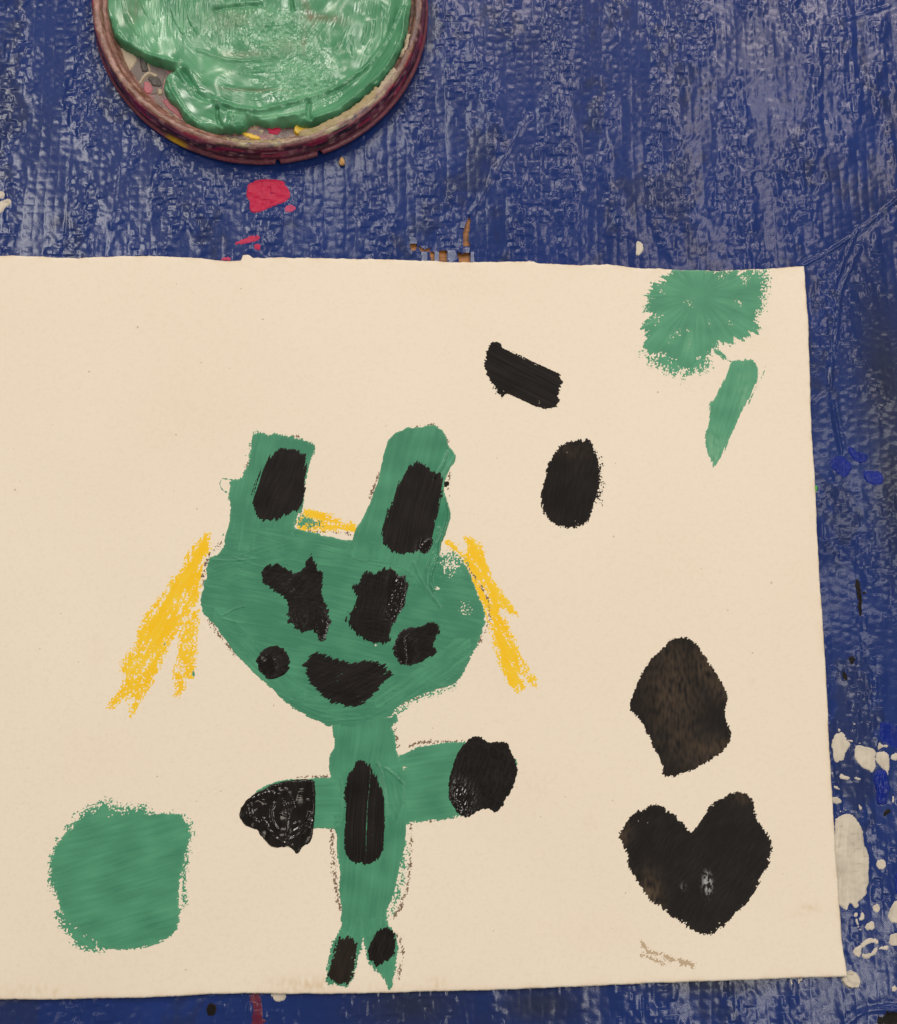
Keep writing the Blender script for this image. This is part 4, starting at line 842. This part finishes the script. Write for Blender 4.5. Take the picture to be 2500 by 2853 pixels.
fleck('dried_yellow_patch', ZM([(600, 600), (700, 610), (830, 650), (780, 680), (680, 655)]), M_ochre, t=.4, thin=None) if False else fleck('dried_yellow_patch', ZM([(600, 600), (700, 610), (830, 650), (780, 680), (680, 655)]), M_ochre, t=.4)
fleck('dried_pink_patch', ZM([(870, 530), (1010, 540), (1015, 610), (920, 625), (880, 590)]), M_magenta, t=.3)
fleck('dried_tan_patch', ZM([(730, 515), (755, 520), (768, 570), (748, 570)]), M_tan, t=.5)
fleck('dried_tan_patch', ZM(circ((820, 590), 18)), M_tan, t=.4)
fleck('dried_pink_patch', ZM([(510, 580), (600, 580), (590, 630), (500, 625)]), M_pink, t=.3)

# olive crust sitting on the inner ledge at lower right: follows the ring
def crust(name, t0, t1, r0, r1, zt, mat, seed):
    n, m_ = 60, 12
    a = np.radians(np.linspace(t0, t1, n))[:, None]; q = np.linspace(0, 1, m_)[None, :]
    rad = RL - r0 - (r1 - r0) * q + .5 * noise(a * 30, q * 0 + seed, seed) + .5 * noise(a * 60, q * 3, seed + 1)
    edge = np.minimum(np.minimum(q, 1 - q) * 4, np.minimum(np.linspace(0, 1, n), 1 - np.linspace(0, 1, n))[:, None] * 10)
    edge = np.clip(edge, 0, 1)
    z_ = zt + 1.0 * np.sqrt(edge) - .8 + .35 * noise(a * 45, q * 5, seed + 2) * edge
    V = np.stack([LC[0] + rad * np.cos(a), LC[1] + rad * np.sin(a), z_], -1).reshape(-1, 3)
    id_ = np.arange(n * m_).reshape(n, m_)
    F = np.stack([id_[:-1, :-1], id_[:-1, 1:], id_[1:, 1:], id_[1:, :-1]], -1).reshape(-1, 4)
    k0 = np.zeros(len(V))
    o = mesh(name, V, F, mat, lid, attrs={'tone': .5 + .5 * noise(V[:, 0] / 4, V[:, 1] / 4, seed), 'thin': k0, 'wet': k0}); return o
tag(crust('dried_olive_crust', 286, 321, 3.2, 7.6, 11.0, M_olive, 301), 'olive dried paint crust on the lid rim')
crust('dried_olive_crust', 258, 283, 2.6, 5.6, 10.9, M_olive, 311)
crust('dried_pink_crust', 318, 331, 3.6, 6.6, 11.1, M_tan, 321)
crust('dried_pink_crust', 336, 346, 4.5, 6.4, 10.9, M_tan, 331)

# ------------------------------------------------------------------ wet green paint in the lid
ZPNT = 7.0
outl = ZL([(120, -40), (130, 0), (150, 60), (185, 140), (215, 190), (260, 230), (330, 260), (400, 290), (470, 308), (490, 322), (450, 330), (432, 380), (438, 430), (480, 480), (520, 540), (560, 590), (620, 605), (690, 610),
           (720, 600), (760, 615), (830, 605), (832, 578), (880, 568), (920, 580), (1000, 580), (1060, 572), (1120, 600), (1180, 590), (1260, 580), (1310, 540), (1400, 470), (1480, 400), (1540, 330), (1580, 260), (1605, 180), (1622, 80), (1625, -40)])
po = plane(outl, ZPNT)
a0 = math.atan2(po[-1][1] - LC[1], po[-1][0] - LC[0]); a1 = math.atan2(po[0][1] - LC[1], po[0][0] - LC[0])
if a1 < a0: a1 += 2 * math.pi
rp = RL - 9.6
arcp = np.array([(LC[0] + rp * math.cos(t), LC[1] + rp * math.sin(t)) for t in np.linspace(a0, a1, 40)[1:-1]])
po = np.vstack([po, arcp])
g = .25
xs_ = np.arange(LC[0] - RL, LC[0] + RL, g); ys_ = np.arange(LC[1] - RL, LC[1] + RL, g)
X, Y = np.meshgrid(xs_, ys_)
d = sdf(X, Y, chaikin(po, 2)) + .5 * noise(X / 3, Y / 3, 401) + .8 * noise(X / 9, Y / 9, 402.5)
rho = np.hypot(X - LC[0], Y - LC[1]); th_ = np.arctan2(Y - LC[1], X - LC[0])
def at_(px, py): return plane(ZL([(px, py)]), ZPNT)[0]
def blob(px, py, rx, ry=None, rot=0):
    c_ = at_(px, py); ry = ry or rx; r0 = math.radians(rot)
    ax = (X - c_[0]) * math.cos(r0) + (Y - c_[1]) * math.sin(r0); ay = -(X - c_[0]) * math.sin(r0) + (Y - c_[1]) * math.cos(r0)
    return np.exp(-(ax / rx) ** 2 - (ay / ry) ** 2)
edge = np.clip(d / (2.6 + 1.6 * noise(X / 7, Y / 7, 417)), 0, 1); prof_e = np.sqrt(np.clip(1 - (1 - edge) ** 2, 0, 1))
Hh = 4.2 * prof_e
Hh += 3.0 * sstep(RL - 17, RL - 10, rho) * sstep(-.2, .6, np.cos(th_ - math.radians(-12))) * prof_e          # pushed up the right wall
Hh += .9 * noise(X / 17, Y / 17, 402) * edge + .6 * noise(X / 9, Y / 9, 403) * edge
wr = rho + 1.2 * noise(X / 12, Y / 12, 404)
brist = noise(wr / .75, th_ * 2.2, 405) + .7 * noise(wr / 1.9, th_ * 1.6, 406)
swirl = sstep(14, 30, rho)
Hh += .15 * brist * swirl * edge * sstep(-.1, .7, noise(X / 10, Y / 10, 415) + .15)
c_ = at_(600, 60)                                   # upright brush marks near the top
m_ = blob(620, 30, 16, 12)
Hh += m_ * (.45 * noise(X / .8, Y / 9, 407) + .25 * noise(X / 1.7, Y / 12, 408)) * edge
m2 = np.clip(blob(1000, 200, 15, 13) + blob(1080, 400, 13, 9) + .8 * blob(760, 110, 12, 7) + blob(1150, 430, 9, 6), 0, 1.2)         # stippled dabs
st = noise(X / 1.5, Y / 2.1, 409); Hh += m2 * (.34 * np.maximum(st, 0) ** 1.2 * 1.6 + .07 * noise(X / .8, Y / 1.1, 410)) * edge
for pl, w_, h_ in [([(505, 340), (560, 400), (640, 460), (720, 500), (830, 525), (960, 515), (1080, 480), (1250, 430), (1400, 330), (1500, 200), (1560, 60)], 1.0, .9),
                   ([(530, 330), (560, 390), (600, 440), (660, 470)], 1.2, -1.4), ([(450, 360), (480, 440), (540, 540), (590, 590)], .9, .7), ([(190, 140), (250, 210), (340, 262), (440, 290), (500, 300)], 1.2, .9),
                   ([(690, 515), (690, 560), (715, 600)], .7, -1.0), ([(760, 540), (750, 590)], 1.3, .6), ([(830, 530), (850, 570)], .9, .5), ([(1130, 490), (1120, 545), (1150, 590)], .8, -1.0), ([(990, 560), (1060, 555), (1110, 540)], .9, .8),
                   ([(1160, 585), (1230, 560), (1310, 510)], .9, .8), ([(1440, 100), (1430, 180), (1400, 250)], .6, .5), ([(1400, 110), (1385, 200)], .5, .45), ([(1490, 90), (1480, 180)], .5, .5), ([(1330, 170), (1340, 260)], .5, .4),
                   ([(730, 410), (860, 432), (980, 418)], .6, -.5), ([(600, 240), (760, 290), (900, 290)], .7, .35), ([(330, 0), (350, 60), (390, 110)], .5, .6), ([(470, 0), (480, 80), (530, 160)], .45, .6), ([(540, 0), (560, 100), (600, 160)], .45, .6),
                   ([(240, 0), (260, 90), (320, 170)], .6, .5), ([(1045, 0), (1050, 40)], .7, -.9), ([(680, 40), (800, 20), (900, 30)], .8, -.8), ([(1590, 60), (1570, 220), (1480, 370), (1320, 500)], .8, .7)]:
    p = chaikin(plane(ZL(pl), ZPNT), 2, False); lo = p.min(0) - 5; hi = p.max(0) + 5
    k_ = (X > lo[0]) & (X < hi[0]) & (Y > lo[1]) & (Y < hi[1])
    dd = -sdf(X[k_], Y[k_], p, False); Hh[k_] += (1.4 if w_ > .65 else .7) * h_ * np.exp(-(dd / (w_ * 1.15)) ** 2) * edge[k_] * (1 + .5 * noise(X[k_] / 3, Y[k_] / 3, 416))
zz_ = 2.65 + np.where(d > 0, np.maximum(Hh, .05), d * 1.2)
inside = d > 0
cell = inside[:-1, :-1] | inside[1:, :-1] | inside[:-1, 1:] | inside[1:, 1:]
used, F = grid_faces(cell)
tone = np.clip(.18 + .25 * brist + .8 * blob(400, 140, 12, 9, -30) + .75 * blob(660, 300, 15, 5, -35) + .35 * m2 + .3 * noise(X / 9, Y / 9, 411) + .5 * blob(950, 545, 22, 3), 0, 1)
thin = np.clip(.5 * blob(1210, 85, 8, 2.2, -8) * 1.3 + .55 * blob(1120, 40, 1.5, 9, 20) + .45 * blob(1105, 170, 1.3, 7) + .6 * blob(850, 425, 15, .7) * (rho > 0) + .30 * blob(760, 90, 10, 5) + .3 * blob(820, 260, 12, 2) + .35 * blob(290, 50, 4, 7)
               + .22 * blob(1020, 210, 6, 4), 0, .75) * np.clip(.8 + .6 * noise(wr / 1.2, th_ * 5, 412), 0, 1.2)
wet = np.clip(.5 + .5 * noise(X / 6, Y / 6, 413), 0, 1)
sel = lambda A: A.ravel()[used]
puddle = mesh('green_paint', np.stack([sel(X), sel(Y), sel(zz_)], 1), F, M_wetgreen, None, attrs={'tone': sel(tone), 'thin': np.clip(sel(thin), 0, 1), 'wet': sel(wet)})
tag(puddle, 'thick wet green paint swirled inside the upturned lid', 'paint')

# ------------------------------------------------------------------ crumb beside the lid
cc = plane([(953, 451)], .8)[0]
n, m_ = 14, 18
V, F = [], []
for i in range(n + 1):
    ph = math.pi * i / n
    for j in range(m_):
        t = 2 * math.pi * j / m_
        k_ = 1 + .12 * math.sin(3 * t + 2 * ph) + .08 * math.sin(5 * t - ph)
        V.append((cc[0] + 1.25 * k_ * math.sin(ph) * math.cos(t), cc[1] + 1.9 * k_ * math.sin(ph) * math.sin(t) + .2 * math.cos(ph), 1.0 + .9 * math.cos(ph)))
for i in range(n):
    for j in range(m_):
        F.append((i * m_ + j, (i + 1) * m_ + j, (i + 1) * m_ + (j + 1) % m_, i * m_ + (j + 1) % m_))
tag(mesh('crumb', np.array(V), np.array(F), M_crumb), 'tiny tan crumb on the tarpaulin just below the lid', 'crumb')

tot = sum(len(o.data.polygons) for o in bpy.data.objects if o.type == 'MESH')
print('polygons', tot, 'lid radius', RL, 'corners', PT[-1], PR[-1], PB[1], PT[1])
